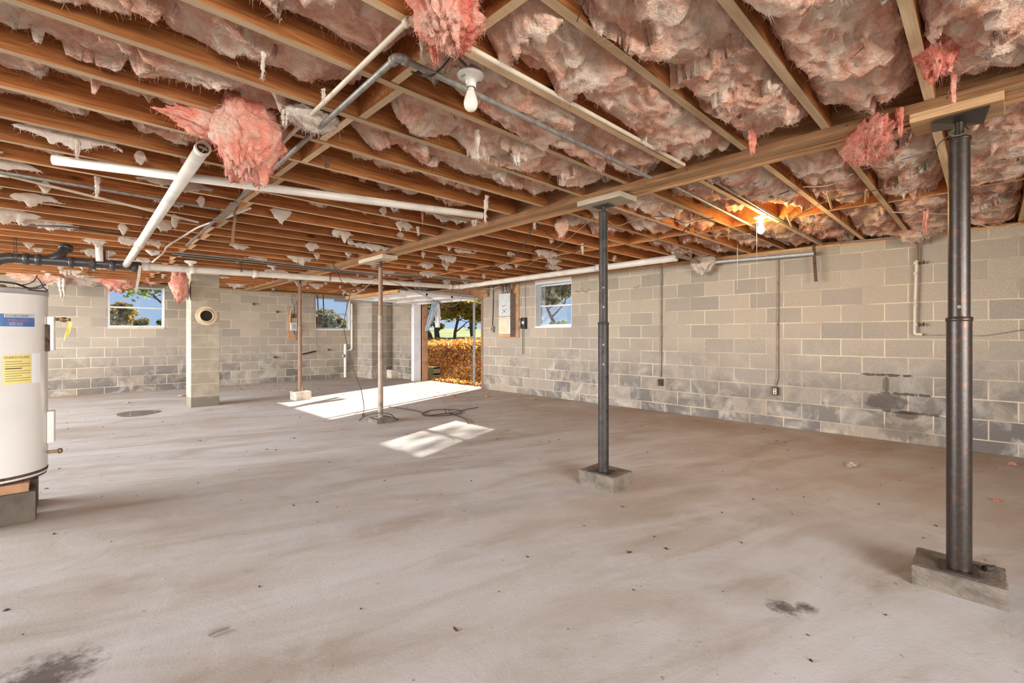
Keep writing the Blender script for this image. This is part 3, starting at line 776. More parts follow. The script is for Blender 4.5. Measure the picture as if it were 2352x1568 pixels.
for i in range(11, len(JY)-1):      # ragged scraps in the farther bays
    yb = JY[i]
    for q in range(4):
        a_, b_ = ((-.4, .95), (1.25, 2.80), (3.40, 4.7), (5.0, 6.4))[q]
        for z_ in range(2):
            if rt.random() < .25: continue
            x = rt.uniform(a_, b_); y = yb + rt.uniform(.05, .34); big = z_ == 0
            tatter((x, y, 2.275), rt.uniform(.14, .50) if big else rt.uniform(.05, .10), rt.uniform(.05, .15) if big else rt.uniform(.05, .12), 200+i*8+q*2+z_,
                   ('broad' if big else 'narrow') + ' pale wool tatter hanging in the %s bay, %s' % (ORD[i+1], SH[q]), 'wool tatters in the distant bays')

# ================================================================== STEEL POSTS
def post(c, base, ztop, r_low, r_up, z_sleeve, z_up, mats, lab, holes, plate, hole_r=.009):
    x, y = c; zb = base[4]
    e = empty('steel_post', (x, y, zb+.006), lab, 'post')
    MB().obox((x, y, zb+.004), .13, .13, .008, Matrix.Rotation(.15, 3, 'Z')).build('base_plate', mats[0], e, bevel=.001)
    ax = Vector((x, y, 0)).normalized()
    def tube_with_holes(nm, r, z0, z1, hs, mt):
        bm_ = MB().tube([(x, y, z0), (x, y, z1)], r, 28).mesh(nm)
        o = link(nm, bm_, None, e)
        if hs:
            cm = MB()
            for h in hs:
                d_ = Vector((x, y, h - EYE)); d_.normalize()
                a_ = ax
                cm.tube([Vector((x, y, h)) - d_*.12 , Vector((x, y, h)) + d_*.12], hole_r, 12)
            cut = link('cut', cm.mesh('cut'), None)
            bmx = bmesh.new(); bmx.from_mesh(o.data); bmesh.ops.recalc_face_normals(bmx, faces=bmx.faces); bmx.to_mesh(o.data); bmx.free()
            bmx = bmesh.new(); bmx.from_mesh(cut.data); bmesh.ops.recalc_face_normals(bmx, faces=bmx.faces); bmx.to_mesh(cut.data); bmx.free()
            cut.location = -e.location if False else (0, 0, 0)
            o2 = link('tmp', o.data.copy(), None); o2.location = e.location
            md = o2.modifiers.new('b', 'BOOLEAN'); md.object = cut; md.operation = 'DIFFERENCE'; md.solver = 'EXACT'
            bpy.context.view_layer.update()
            ev = o2.evaluated_get(bpy.context.evaluated_depsgraph_get())
            me = bpy.data.meshes.new_from_object(ev); o.data = me
            for p in me.polygons: p.use_smooth = True
            me.set_sharp_from_angle(angle=math.radians(32))
            bpy.data.objects.remove(o2); bpy.data.objects.remove(cut)
        o.data.materials.clear(); o.data.materials.append(mt); return o
    lo = [h for h in holes if h < z_sleeve]; hi = [h for h in holes if h >= z_sleeve]
    tube_with_holes('lower_tube', r_low, zb+.008, z_sleeve, lo, mats[1])
    tube_with_holes('upper_tube', r_up, z_sleeve, z_up, hi, mats[2])
    MB().lathe((x, y, z_sleeve-.02), [(r_low+.0005, 0), (r_low+.003, .002), (r_low+.003, .018), (r_up, .022)], 28).build('sleeve_collar', mats[1], e)
    MB().lathe((x, y, z_up-.006), [(0, .012), (r_up+.004, .012), (r_up+.004, 0), (r_up, 0)], 28).build('cap_ring', mats[2], e)
    m = MB(); pr = []
    n = int((ztop-z_up)/.004)
    for k in range(n): pr += [(.0155, k*.004), (.0175, k*.004+.002)]
    m.lathe((x, y, z_up), pr, 16).build('jack_screw', M['rust_steel'], e)
    m = MB()
    if plate == 'bent':
        m.add([(x-.09, y-.10, ztop-.001), (x+.09, y-.08, ztop-.012), (x+.08, y+.10, ztop-.001), (x-.09, y+.09, ztop-.014),
               (x-.09, y-.10, ztop-.007), (x+.09, y-.08, ztop-.018), (x+.08, y+.10, ztop-.007), (x-.09, y+.09, ztop-.020)],
              [(0,1,2,3), (7,6,5,4), (0,4,5,1), (1,5,6,2), (2,6,7,3), (3,7,4,0)])
    else: m.obox((x, y, ztop-.004), .10, .14, .007)
    m.build('head_plate', mats[2], e)
    return e
def footing(x0, x1, y0, y1, h, mt, lab, seed):
    bm = bmesh.new(); bmesh.ops.create_cube(bm, size=1)
    bmesh.ops.subdivide_edges(bm, edges=bm.edges, cuts=14, use_grid_fill=True)
    me = bpy.data.meshes.new('footing_block')
    for v in bm.verts:
        p = v.co.copy(); e = sum(1 for q in p if abs(abs(q)-.5) < 1e-4)
        n = float(fbm(p.x*3+seed, p.y*3, p.z*3, 3)); n2 = float(fbm(p.x*11+seed, p.y*11, p.z*11, 2))
        if e >= 2 and p.z > -.49: p *= (1-.028-.03*max(0, n2))
        p.x += p.x*.03*n; p.y += p.y*.03*n
        if abs(v.co.z) < .49: p.x += v.co.x*.03*n2; p.y += v.co.y*.03*n2
        v.co = Vector((p.x*(x1-x0), p.y*(y1-y0), (p.z+.5)*h))
        if v.co.z < .0: v.co.z = 0
    bm.to_mesh(me); bm.free()
    o = link('footing_block', me, M[mt]); o.location = ((x0+x1)/2, (y0+y1)/2, 0)
    return tag(o, lab, 'concrete block')
def head_block(x0, x1, y0, y1, z0, z1, mt, lab):
    o = MB().box(-(x1-x0)/2, (x1-x0)/2, -(y1-y0)/2, (y1-y0)/2, 0, z1-z0).build('bearing_block', M[mt], bevel=.002)
    o.location = ((x0+x1)/2, (y0+y1)/2, z0); o.rotation_euler = (0, 0, -.019)
    return tag(o, lab, 'wood block')
footing(2.89, 3.16, -.06, .257, .0914, 'concrete_block', 'chipped concrete block under the near right post', 1)
footing(2.94, 3.21, 1.94, 2.27, .115, 'concrete_block', 'square brownish concrete block under the dark centre post', 2)
footing(2.985, 3.25, 5.62, 5.88, .060, 'concrete_block', 'thin concrete block under the third post', 3)
footing(3.02, 3.30, 8.67, 8.97, .148, 'pale_block', 'pale sunlit concrete block under the farthest post', 4)
head_block(2.885, 3.10, -.05, .26, 2.184, 2.2245, 'girder', 'wide plank packed under the girder on the near right post')
head_block(2.90, 3.12, 1.855, 2.25, 2.184, 2.2245, 'pale_wood', 'pale grey offcut under the girder on the centre post')
head_block(2.98, 3.20, 5.45, 6.15, 2.175, 2.2245, 'pale_wood', 'long pale offcut under the girder on the third post')
head_block(3.05, 3.26, 8.6, 9.15, 2.184, 2.2245, 'pale_wood', 'pale offcut under the girder on the farthest post')
post((2.995, .095), (0, 0, 0, 0, .091), 2.183, .0445, .0385, 1.262, 2.085, (M['rust_steel'],)*3, 'thick rust-flecked adjustable steel post nearest on the right', [1.31], 'bent', .008)
post((3.02, 2.085), (0, 0, 0, 0, .115), 2.183, .0405, .0335, 1.277, 2.125, (M['black_steel'],)*3, 'slim black adjustable post with four pale pin holes, mid room', [1.547, 1.396, 1.103, .951], 'flat')
post((3.11, 5.755), (0, 0, 0, 0, .060), 2.174, .034, .029, 1.45, 2.09, (M['grey_steel'], M['grey_steel'], M['brown_steel']), 'grey-brown steel post third back, cable looped at its foot', [1.72, 1.58], 'flat')
post((3.15, 8.83), (0, 0, 0, 0, .148), 2.183, .036, .030, 1.35, 2.12, (M['brown_steel'],)*3, 'rusty brown steel post farthest back on pale block', [1.52, 1.22, 1.06], 'flat')
o = MB().tube([(3.06, .0, .108), (3.085, -.02, .107)], .011, 8).tube([(3.04, .012, .108), (3.065, -.008, .107)], .014, 8).build('bolt', M['cable_black'])
tag(o, 'black bolt lying on the chipped block at the near right post', 'bolt')

# ================================================================== BLOCK PILLAR (chimney)
e = empty('block_pillar', (1.71, 9.22, 0), 'square concrete-block chimney pillar with a round clay flue hole', 'pillar')
MB().box(1.51, 1.91, 9.02, 9.42, 0, 2.26).build('pillar_shaft', M['pillar'], e, bevel=.004)
fc = onY(474, 725, 9.02)
MB().lathe(fc + Vector((0, .002, 0)), [(.087, 0), (.087, -.028), (.100, -.030), (.112, -.020), (.122, 0)], 36, Vector((0, 1, 0))).build('flue_collar', M['clay_pipe'], e)
MB().lathe(fc + Vector((0, -.004, 0)), [(0, 0), (.088, 0)], 36, Vector((0, 1, 0))).build('flue_hole', M['dark'], e)
MB().lathe(fc + Vector((0, -.001, 0)), [(.115, 0), (.15, -.004), (.16, .003)], 30, Vector((0, 1, 0))).build('mortar_smear', M['plate'] if False else M['card'], e)

# ================================================================== PIPES
def elbow_path(a, c, b, r=.03, k=5):
    """polyline a-c-b with a rounded corner at c"""
    a, c, b = Vector(a), Vector(c), Vector(b); p = c + (a-c).normalized()*r; q = c + (b-c).normalized()*r
    return [a] + [p*(1-t)**2 + c*2*t*(1-t) + q*t*t for t in [i/k for i in range(k+1)]] + [b]
def pipe_thing(name, pts, r, mt, label, cat='pipe', n=14, fittings=(), fmat=None):
    base = Vector(pts[0]); e = empty(name, base, label, cat)
    MB().tube(pts, r, n).build('pipe_run', M[mt], e)
    for c, axis, rr, ln in fittings:
        ax = Vector(axis).normalized()
        MB().lathe(Vector(c) - ax*ln/2, [(r*.98, 0), (rr, 0), (rr, ln), (r*.98, ln)], 18, ax).build('coupling', M[fmat or mt], e)
    return e
# cream water pipe with elbow over the camera
cz = 2.245
A = Vector((2.80, 1.33, cz)); B = Vector((.845, 1.345, cz)); Cc = Vector((1.02, 4.3, cz-.01))
pipe_thing('water_pipe', elbow_path(A, B, Vector((.885, 2.95, cz)), .035) + [Vector((.95, 3.6, cz-.01)), Cc], .0105, 'cpvc',
           'cream plastic water pipe turning at an elbow near the lump of wool', fittings=[(B + Vector((.035, 0, 0)), (1, 0, 0), .0145, .03), (B + Vector((.001, .035, 0)), (0, 1, 0), .0145, .03)])
# threaded galvanised pipe beside it
cz2 = 2.222
A = Vector((2.80, 1.565, cz2)); B = Vector((.905, 1.545, cz2)); Cc = Vector((1.03, 6.4, cz2-.02))
e = pipe_thing('steel_pipe', elbow_path(A, B, Vector((.955, 3.05, cz2)), .03) + [Cc], .0125, 'galv',
           'dull galvanised pipe turning at an elbow left of the bare bulb', fittings=[(B + Vector((.03, 0, 0)), (1, 0, 0), .020, .022), (B + Vector((.002, .03, 0)), (0, 1, 0), .020, .022)])
MB().tube([B + Vector((.04, 0, 0)), B + Vector((.01, .002, 0)), B + Vector((.002, .01, 0)), B + Vector((.002, .04, 0))], .0175, 16).build('elbow_fitting', M['galv'], e)
# loose white drain pipe lying along the joists
a = onZ(121, 367, 2.236); b = onZ(1108, 495, 2.2)
e = empty('drain_pipe', a, 'long loose white pipe lying under the joists with one cut end', 'pipe')
MB().pipe(a, b, .0285, .0245, 22).build('pipe_run', M['pvc'], e)
# diagonal white pipe with open end
a = Vector((.565, 3.03, 2.215)); b = Vector((.60, 7.76, 2.08))
e = empty('drain_pipe', a, 'thick white pipe with open dark end pointing at the camera', 'pipe')
MB().pipe(a, b, .036, .031, 26).build('pipe_run', M['pvc'], e)
ax = (b-a).normalized()
MB().lathe(a + ax*.0, [(.036, 0), (.0395, 0), (.0395, .045), (.036, .048)], 26, ax).build('pipe_collar', M['pvc'], e)
MB().lathe(a + ax*3.1, [(.036, 0), (.043, 0), (.043, .09), (.036, .09)], 22, ax).build('coupling', M['cpvc'], e)
MB().lathe(a + ax*.03, [(0, 0), (.031, 0)], 20, ax).build('end_plug', M['rust'], e)
MB().obox(a + ax*.012 + Vector((.006, 0, -.004)), .003, .02, .045, Matrix.Rotation(.5, 3, 'Y')).obox(a + ax*.012, .04, .02, .004, Matrix.Rotation(.25, 3, 'Y')).build('plug_tab', M['card'], e)
# main drain: black on the left, white on the right, rising to the right wall
def mp(px, py, y): return onY(px, py, y)
pL = Vector((-.43, 7.8, 2.07)); pM = Vector((.74, 7.8, 2.085)); pR = Vector((5.98, 7.8, 2.185)); pE = Vector((5.93, 2.95, 2.215))
e = empty('drain_stack', Vector((-.47, 7.8, .0)), 'black plastic drain main with elbow dropping behind the water heater', 'pipe')
MB().tube([Vector((-.40, 7.8, 2.062)), pM + Vector((.02, 0, 0))], .056, 22).build('pipe_run', M['abs'], e)
ar = [Vector((-.40, 7.8, 2.062)) + Vector((-.20*math.sin(t), 0, -.20*(1-math.cos(t)))) for t in [i*math.pi/16 for i in range(9)]]
MB().tube(ar, .060, 22).build('elbow_fitting', M['abs'], e)
MB().tube([ar[-1], Vector((-.60, 7.8, 0.0))], .056, 22).build('stack_pipe', M['abs'], e)
for x in (-.32, -.22, .06, .26, .44, .66):
    MB().lathe(Vector((x, 7.8, 2.064)), [(.055, 0), (.068, .0), (.068, .055), (.055, .055)], 22, Vector((1, 0, 0))).build('coupling', M['abs'], e)
MB().lathe(Vector((-.60, 7.8, 1.70)), [(.055, 0), (.068, .0), (.068, .06), (.055, .06)], 22).build('coupling', M['abs'], e)
MB().tube(spline([Vector((-.12, 7.8, 2.07)), Vector((-.02, 7.8, 2.13)), Vector((.02, 7.86, 2.20)), Vector((.06, 8.0, 2.32))], 4), .052, 18).build('wye_branch', M['abs'], e)
MB().lathe(Vector((.04, 7.9, 2.22)), [(.05, 0), (.068, 0), (.068, .05), (.05, .05)], 18, Vector((.1, .4, .9))).build('coupling', M['abs'], e)
MB().tube([Vector((.38, 7.9, 2.12)), Vector((.38, 7.98, 2.3))], .036, 16).build('vent_branch', M['abs'], e)
MB().tube([Vector((.60, 7.74, 2.085)), Vector((.60, 7.80, 2.08))], .052, 16).build('hub', M['abs'], e)
e = empty('drain_main', pM, 'long white drain pipe crossing the room and turning to the right wall', 'pipe')
MB().tube(elbow_path(pM, pR, pE, .16, 8), .047, 22).build('pipe_run', M['pvc'], e)
for q, axx in ((pM + Vector((.04, 0, 0)), (1, 0, 0)), (pM + Vector((.55, 0, .01)), (1, 0, 0)), (pM + Vector((1.35, 0, .026)), (1, 0, 0)), (pR - Vector((.22, 0, .004)), (1, 0, 0)),
               (pR - Vector((-.0, .2, 0)), (0, 1, 0)), (pE + Vector((0, 1.2, 0)), (0, 1, 0))):
    a_ = Vector(axx); MB().lathe(q, [(.046, 0), (.055, 0), (.055, .07), (.046, .07)], 22, a_).build('coupling', M['pvc'], e)
MB().lathe(pE, [(.047, .0), (.050, .0), (.050, -.03), (.02, -.045), (0, -.046)], 22, Vector((0, 1, 0))).build('end_cap', M['pvc'], e)
e2 = onY(1, 1, 1)
# trap loop left of the diagonal pipe
T = lambda px, py: onY(px, py, 7.6)
tr = [T(227, 601), T(226, 556), T(232, 552), T(300, 547)]
e = empty('trap_pipe', tr[0], 'white trap pipe looping into the black drain main', 'pipe')
MB().tube(elbow_path(T(229, 600), T(227, 556), T(300, 548), .05) + elbow_path(T(318, 549), T(336, 549), T(338, 562), .05)[1:]
          + [T(341, 574), T(350, 582), T(360, 580), T(363, 570)] + [T(363, 541)], .036, 16).build('pipe_run', M['pvc'], e)
MB().lathe(T(300, 548), [(.035, 0), (.043, 0), (.043, .12), (.035, .12)], 18, Vector((1, 0, 0))).build('coupling', M['pvc'], e)
# two thin lines at the far left
pipe_thing('steel_pipe', [onZ(-30, 390, 2.245), onZ(505, 481, 2.245)], .0125, 'galv', 'straight grey conduit running in from the left edge')
pipe_thing('water_pipe', [onZ(5, 400, 2.24), onZ(455, 510, 2.24)], .0105, 'cpvc', 'thin cream pipe slanting in from the left edge', fittings=[(onZ(8, 401, 2.24), (1, .1, 0), .017, .05)])
# right of the girder: two conduits along the joists
pipe_thing('steel_pipe', [Vector((3.11, 1.575, 2.25)), onX(1812, 562, 6.2)], .011, 'galv', 'slim conduit passing the lit bulb toward the right wall')
pipe_thing('steel_pipe', [onZ(1640, 415, 2.25), onX(1888, 560, 6.45)], .011, 'galv', 'slim conduit along the joist right of the lit bulb', fittings=[(onX(1880, 556, 6.42), (1, 0, .0), .016, .04)])
pipe_thing('steel_pipe', [onX(1617, 604, 6.50), onX(1870, 582, 6.50)], .024, 'galv_pale', 'stout galvanised pipe along the top of the right wall', fittings=[(onX(1630, 603, 6.50), (0, 1, 0), .030, .08)])
pipe_thing('steel_pipe', [onZ(1545, 580, 2.21), onX(1612, 604, 6.50)], .022, 'grey_steel', 'grey pipe stub joining the white drain to the wall pipe')
pipe_thing('steel_pipe', [onX(1880, 560, 6.55), onX(2095, 542, 6.55)], .010, 'galv', 'thin pipe along the sill at the right wall')
# vertical pipes on the back wall (window 2 side)
def onB(px, py, off=.03): return onY(px, py, YB - off)
pipe_thing('standpipe', [onB(793, 866), onB(793, 790)], .036, 'pvc', 'short white standpipe on the back wall below the second window', fittings=[(onB(793, 818), (0, 0, 1), .046, .10), (onB(793, 806), (0, 0, 1), .042, .06)])
pipe_thing('water_pipe', elbow_path(onB(808, 697), onB(808, 803), onB(796, 805), .06), .026, 'pvc', 'white pipe dropping beside the second window')
pipe_thing('steel_pipe', [onB(726, 806, .05), onB(690, 814, .05)], .018, 'rust_steel', 'rusty pipe stub poking from behind the farthest post')
pipe_thing('steel_pipe', [onB(719, 676, .03), onB(727, 804, .03)], .008, 'grey_steel', 'thin tube running down the back wall beside the second window')
for k, (px, t0, t1) in enumerate(((729, 676, 747), (742, 676, 753))):
    pipe_thing('steel_rod', [onB(px, t0, .16), onB(px + 3, t1, .16)], .016, 'strap', ('left' if k == 0 else 'right') + ' rusty rod hanging in front of the second window', 'rod')
# right wall conduits with outlets
def onR(px, py, off=.0): return onX(px, py, XR - off)
for (px, t0, t1, bpx, by, txt) in ((1519, 606, 866, 1517, 878, 'left'), (1787, 596, 885, 1781, 898, 'right')):
    e = empty('outlet', onR(bpx, by, .02), ('dark outlet box at the foot of the %s conduit on the right wall' % txt), 'outlet')
    c = onR(bpx, by, .025)
    MB().obox(c, .05, .062, .105).build('outlet_box', M['rust'], e, bevel=.003)
    if txt == 'right': MB().obox(c + Vector((-.0255, 0, 0)), .004, .04, .075).build('outlet_face', M['card'], e, bevel=.001)
    MB().obox(c + Vector((-.028, 0, .018)), .003, .012, .016).obox(c + Vector((-.028, 0, -.018)), .003, .012, .016).build('socket_slots', M['dark'], e)
    pipe_thing('conduit', [onR(px, t0, .018), onR(px-1, t1-18, .018), onR(bpx, t1, .02)], .009, 'grey_steel', 'thin %s conduit running down the right wall' % txt, 'conduit')
# wall hose pipe on the right wall
wpts = [onR(2107, 542, .05), onR(2105, 620, .05), onR(2102, 700, .05), onR(2101, 758, .05)]
e = empty('water_pipe', wpts[-1], 'crusty water pipe with valves on the right wall above the wet stain', 'pipe')
MB().tube(wpts, .0135, 14).build('pipe_run', M['cpvc'], e)
MB().tube([onR(2107, 542, .05), onR(2105.5, 598, .05)], .0145, 14).build('copper_section', M['brown_steel'], e)
for py in (604, 628, 702, 745):
    c = onR(2103, py, .05); MB().lathe(c, [(.013, -.016), (.0185, -.014), (.0185, .014), (.013, .016)], 16).build('coupling', M['cpvc'], e)
c = onR(2101, 758, .05)
MB().tube(elbow_path(c, c - Vector((0, 0, .045)), c + Vector((0, -.06, -.045)), .025), .0145, 14).build('elbow_fitting', M['cpvc'], e)
for py in (604, 745):
    c = onR(2104, py, .05)
    MB().tube([c, c + Vector((0, -.05, 0))], .008, 8).lathe(c + Vector((0, -.055, 0)), [(0, 0), (.020, 0), (.022, -.006), (.018, -.012), (0, -.012)], 12, Vector((0, 1, 0))).build('valve_handle', M['rust'], e)
pipe_thing('copper_tube', [onR(2112, 769, .012), onR(2262, 771, .012), onR(2352, 757, .012)], .005, 'grey_steel', 'thin tube running right along the stained wall', 'pipe')
# straps
def strap(pts, w, label, mt='strap', d=Vector((0, 1, 0)), grp=None):
    """perforated hanger: two rails and rungs"""
    P = [Vector(p) for p in pts]; o0 = P[0]; m = MB()
    for i in range(len(P)-1):
        a, b = P[i]-o0, P[i+1]-o0; t = (b-a); L = t.length; t.normalize(); s_ = (d - t*d.dot(t)).normalized(); nn = t.cross(s_)
        R = Matrix((s_, nn, t)).transposed()
        for q in (-1, 1): m.obox((a+b)/2 + s_*q*w*.38, w*.24, .0016, L, R)
        k = max(1, int(L/(w*.9)))
        for j in range(k+1): m.obox(a + t*L*j/k, w*.6, .0016, w*.32, R)
    o = link('pipe_strap', m.mesh('pipe_strap'), M[mt]); o.location = o0
    return tag(o, label, 'strap', grp)
strap([onZ(742, 355, 2.275), onZ(742, 358, 2.20) , onZ(750, 385, 2.13), onZ(757, 362, 2.20)], .019, 'looped perforated strap hanging left of the girder under a joist', d=Vector((1, -.6, 0)))
strap([onZ(331, 495, 2.27), onZ(327, 530, 2.15)], .022, 'perforated strap holding the thick open-ended white pipe', d=Vector((1, 0, 0)))
for px, y0_, y1_, yw, txt in ((35, 545, 590, 7.8, 'at the black elbow'), (243, 565, 596, 7.8, 'left of the diagonal pipe on the black main'), (554, 590, 620, 7.8, 'on the white main right of the pillar'),
                              (758, 620, 640, 7.8, 'on the white main by the hanging cable'), (206, 600, 628, 7.7, 'dangling below the black main')):
    strap([onY(px, y0_, yw-.06), onY(px+1, y1_+4, yw-.06)], .028, 'rusty perforated strap ' + txt, d=Vector((1, 0, 0)))
def ribbon(pts, w, mt, label, cat='strap', d=Vector((1, 0, 0)), name='hanger_strap'):
    P = [Vector(p) for p in pts]; o0 = P[0]; m = MB()
    for i in range(len(P)-1):
        a, b = P[i]-o0, P[i+1]-o0; t = b-a; L = t.length; t.normalize(); s_ = (d - t*d.dot(t)).normalized(); nn = t.cross(s_)
        m.obox((a+b)/2, w, .002, L*1.02, Matrix((s_, nn, t)).transposed())
    o = link(name, m.mesh(name), M[mt]); o.location = o0
    return tag(o, label, cat)
ribbon([onZ(537, 470, 2.2), onD(540, 500, 4.1), onD(536, 530, 4.1), onD(534, 560, 4.1)], .022, 'brown_steel', 'brown webbing strip hanging off the tied pipes')
ribbon([onZ(540, 466, 2.20), onZ(520, 490, 2.19), onZ(500, 508, 2.19)], .06, 'grey_steel', 'folded tan strap tying the pipes together')
ribbon([onX(1869, 560, 6.5), onX(1871, 600, 6.5), onX(1874, 646, 6.5)], .035, 'strap', 'dark strap hanging over the top of the right wall', d=Vector((0, 1, 0)))
ribbon([onZ(1073, 45, 2.29), onZ(1076, 70, 2.26), onZ(1070, 95, 2.25), onZ(1068, 115, 2.225)], .014, 'black_steel', 'dark metal strap beside the wool lump above the bulb')
ribbon([onD(2168, 190, 2.25), onD(2172, 225, 2.2), onD(2180, 243, 2.15)], .022, 'brown_steel', 'bent rusty strap sticking out under the girder near the right edge')
ribbon([onY(322, 610, 7.7), onY(318, 640, 7.7), onY(312, 668, 7.7)], .03, 'cable_white', 'cream strap hanging in front of the left window')
for k, (a_, b_, txt) in enumerate((((1910, 478), (1900, 440), 'beside the blocking right of the girder'), ((1988, 465), (1990, 436), 'under the joist left of the near right post'),
                      ((1566, 535), (1585, 515), 'on a joist left of the lit bulb'), ((1808, 495), (1818, 520), 'at the wire right of the lit bulb'),
                      ((1672, 528), (1674, 550), 'beneath the wire left of the lit bulb'))):
    o = MB().tube([(0,0,0), onZ(*b_, 2.22)-onZ(*a_, 2.26)], .009, 4).build('wood_cleat', M['girder' if k != 2 else 'rust']); o.location = onZ(*a_, 2.26)
    tag(o, 'small wooden cleat ' + txt, 'cleat')

# ================================================================== WIRES
def wire(name, pts, r, mt, label, cat='cable', k=6, grp=None):
    P = spline(pts, k); o = MB().tube([p - P[0] for p in P], r, 6).build(name, M[mt]); o.location = P[0]
    return tag(o, label, cat, grp)
Z2 = 2.255
wire('green_wire', [onZ(px, py, 2.20 if i < 3 else Z2) for i, (px, py) in enumerate(((2190, 302), (2172, 318), (2155, 332), (2137, 365), (2086, 410), (2034, 430), (1993, 441), (1900, 461), (1814, 501), (1776, 518)))], .003, 'cable_green', 'thin green wire sagging from the near right post to the lit bulb', 'wire')
wire('green_wire', [onD(2192, 298, 2.12), onD(2180, 306, 2.1), onD(2196, 312, 2.08), onD(2224, 300, 2.1), onD(2215, 292, 2.2), onD(2190, 300, 2.2)], .003, 'cable_green', 'green wire twisted round the top of the near right post', 'wire')
wire('wire', [onZ(2155, 341, Z2), onZ(2100, 358, Z2), onZ(2040, 375, Z2), onZ(1986, 388, Z2)], .003, 'cable_grey', 'stiff pale wire stretched left of the near right post', 'wire')
wire('wire', [onZ(1845, 429, Z2), onZ(1896, 427, Z2), onZ(1930, 415, Z2), onZ(1958, 399, Z2)], .004, 'cable_white', 'short pale wire with dark tip under the joist', 'wire')
wire('wire', [onZ(1740, 458, Z2), onZ(1775, 452, Z2), onZ(1812, 438, Z2)], .004, 'cable_black', 'short black wire end above the lit bulb', 'wire')
wire('wire', [onZ(1500, 416+80, Z2), onZ(1540, 498, Z2), onZ(1575, 512, Z2), onZ(1600, 505, Z2), onZ(1640, 500, Z2)], .003, 'cable_black', 'black wire draped on the joists left of the lit bulb', 'wire')
wire('wire', [onD(1383, 487, 3.58), onD(1392, 505, 3.7), onD(1420, 518, 3.9), onD(1450, 508, 4.0), onD(1500, 498, 4.1), onD(1545, 505, 4.2), onD(1585, 525, 4.3), onD(1640, 542, 4.3), onD(1725, 537, 4.25)], .0022, 'cable_grey', 'thin pale wire looping from the centre post to the lit bulb', 'wire')
wire('wire', [onD(1378, 488, 3.6), onD(1345, 515, 4.0), onD(1310, 545, 4.6), onD(1270, 575, 5.4), onD(1210, 610, 6.5)], .0022, 'cable_grey', 'thin taut wire running back from the centre post', 'wire')
wire('cable', [onD(1228, 510, 4.5), onD(1250, 530, 4.6), onD(1290, 560, 4.8), onD(1320, 568, 4.9), onD(1360, 555, 4.9), onD(1376, 553, 5.0)], .004, 'cable_black', 'black cable sagging behind the centre post')
wire('cable', [onZ(1228, 508, 2.24), onZ(1205, 560, 2.24), onZ(1180, 590, 2.24), onZ(1140, 612, 2.24), onZ(1100, 630, 2.24)], .006, 'cable_black', 'black cable fastened right of the girder toward the door')
for k in range(4):
    dy = k*.09
    wire('cable', [Vector((1.05, 7.30+dy, 2.245)), Vector((2.4, 7.24+dy, 2.235)), Vector((3.6, 7.22+dy, 2.215)), Vector((4.6, 7.0+dy, 2.235)), Vector((5.9, 6.9+dy*.5, 2.22)), Vector((6.5, 6.6+dy*.3, 2.21))], .008, 'cable_black' if k % 2 else 'cable_grey',
         ('nearest', 'second nearest', 'third nearest', 'farthest')[k] + ' of four ceiling cables running across before the white drain', grp='parallel ceiling cables')
wire('cable', [onZ(575, 478, 2.24), onZ(520, 500, 2.24), onD(460, 520, 4.6), onD(425, 540, 4.7), onD(385, 565, 4.9), onD(375, 580, 5.3), onD(350, 602, 5.6)], .010, 'cable_white', 'cream cable curling left from the tied pipes')
wire('cable', [onZ(45, 518, 2.25), onZ(150, 520, 2.25), onZ(230, 532, 2.245), onZ(290, 540, 2.25)], .008, 'cable_black', 'black cable drooping under the far left joists')
wire('cable', [onD(764, 608, 6.9), onD(772, 622, 6.9), onD(792, 660, 6.8), onD(803, 676, 6.8), onD(798, 700, 6.8), onD(790, 745, 6.8), onD(797, 790, 6.75), onD(812, 850, 6.7), onD(828, 890, 6.7), onD(835, 925, 6.7), Vector(onZ(836, 940, .012)), onZ(832, 957, .008)], .005, 'cable_black', 'long black cable hanging from the joists down to the floor')
wire('cable', [onD(764, 608, 6.9), onD(800, 635, 6.9), onD(840, 642, 6.6), onD(870, 637, 6.35)], .005, 'cable_black', 'black cable looping from the joists to the third post')
wire('cable', [onD(805, 678, 6.8), onD(830, 668, 6.7), onD(852, 650, 6.5), onD(872, 634, 6.35)], .004, 'cable_grey', 'grey cable branching up to the third post')
wire('cable', [onD(882, 642, 6.3), onD(920, 655, 6.8), onD(960, 672, 7.6), onD(1000, 690, 8.6), onD(1040, 704, 9.2), onD(1068, 678, 9.4)], .006, 'cable_grey', 'thin cable swagging in front of the garage door header')
wire('cable', [onZ(825, 966, .006), onZ(836, 957, .05), onD(850, 951, 6.2), onD(875, 948, 6.1), onD(898, 952, 6.1), onZ(910, 963, .02), onZ(914, 961, .006)], .006, 'cable_black', 'black cable looped over the block at the third post')
fw = [(893, 934), (930, 939), (965, 946), (975, 954), (1000, 955), (1040, 952), (1060, 946), (1050, 941), (1020, 940), (985, 943), (973, 949), (985, 954), (1030, 949), (1050, 955), (1070, 963), (1078, 972)]
wire('cable', [onZ(px, py, .007 + .003*(i % 3)) for i, (px, py) in enumerate(fw)], .006, 'cable_black', 'black cable lying coiled on the floor before the doorway')
wire('cable', [onZ(1022, 938, .012), onZ(1028, 949, .016), onZ(1055, 943, .012), onZ(1080, 938, .008), onZ(1098, 935, .006)], .005, 'cable_black', 'short cable end crossing the coil on the floor')
wire('cable', [onZ(945, 165, 2.262), onZ(985, 175, 2.20), onZ(1010, 160, 2.245), onZ(1035, 132, 2.262)], .004, 'cable_black', 'black cable stub beside the galvanised elbow')
wire('cable', [onZ(1065, 118, 2.26), onZ(1056, 135, 2.262), onZ(1070, 150, 2.262)], .005, 'cable_black', 'black cable above the bare bulb')
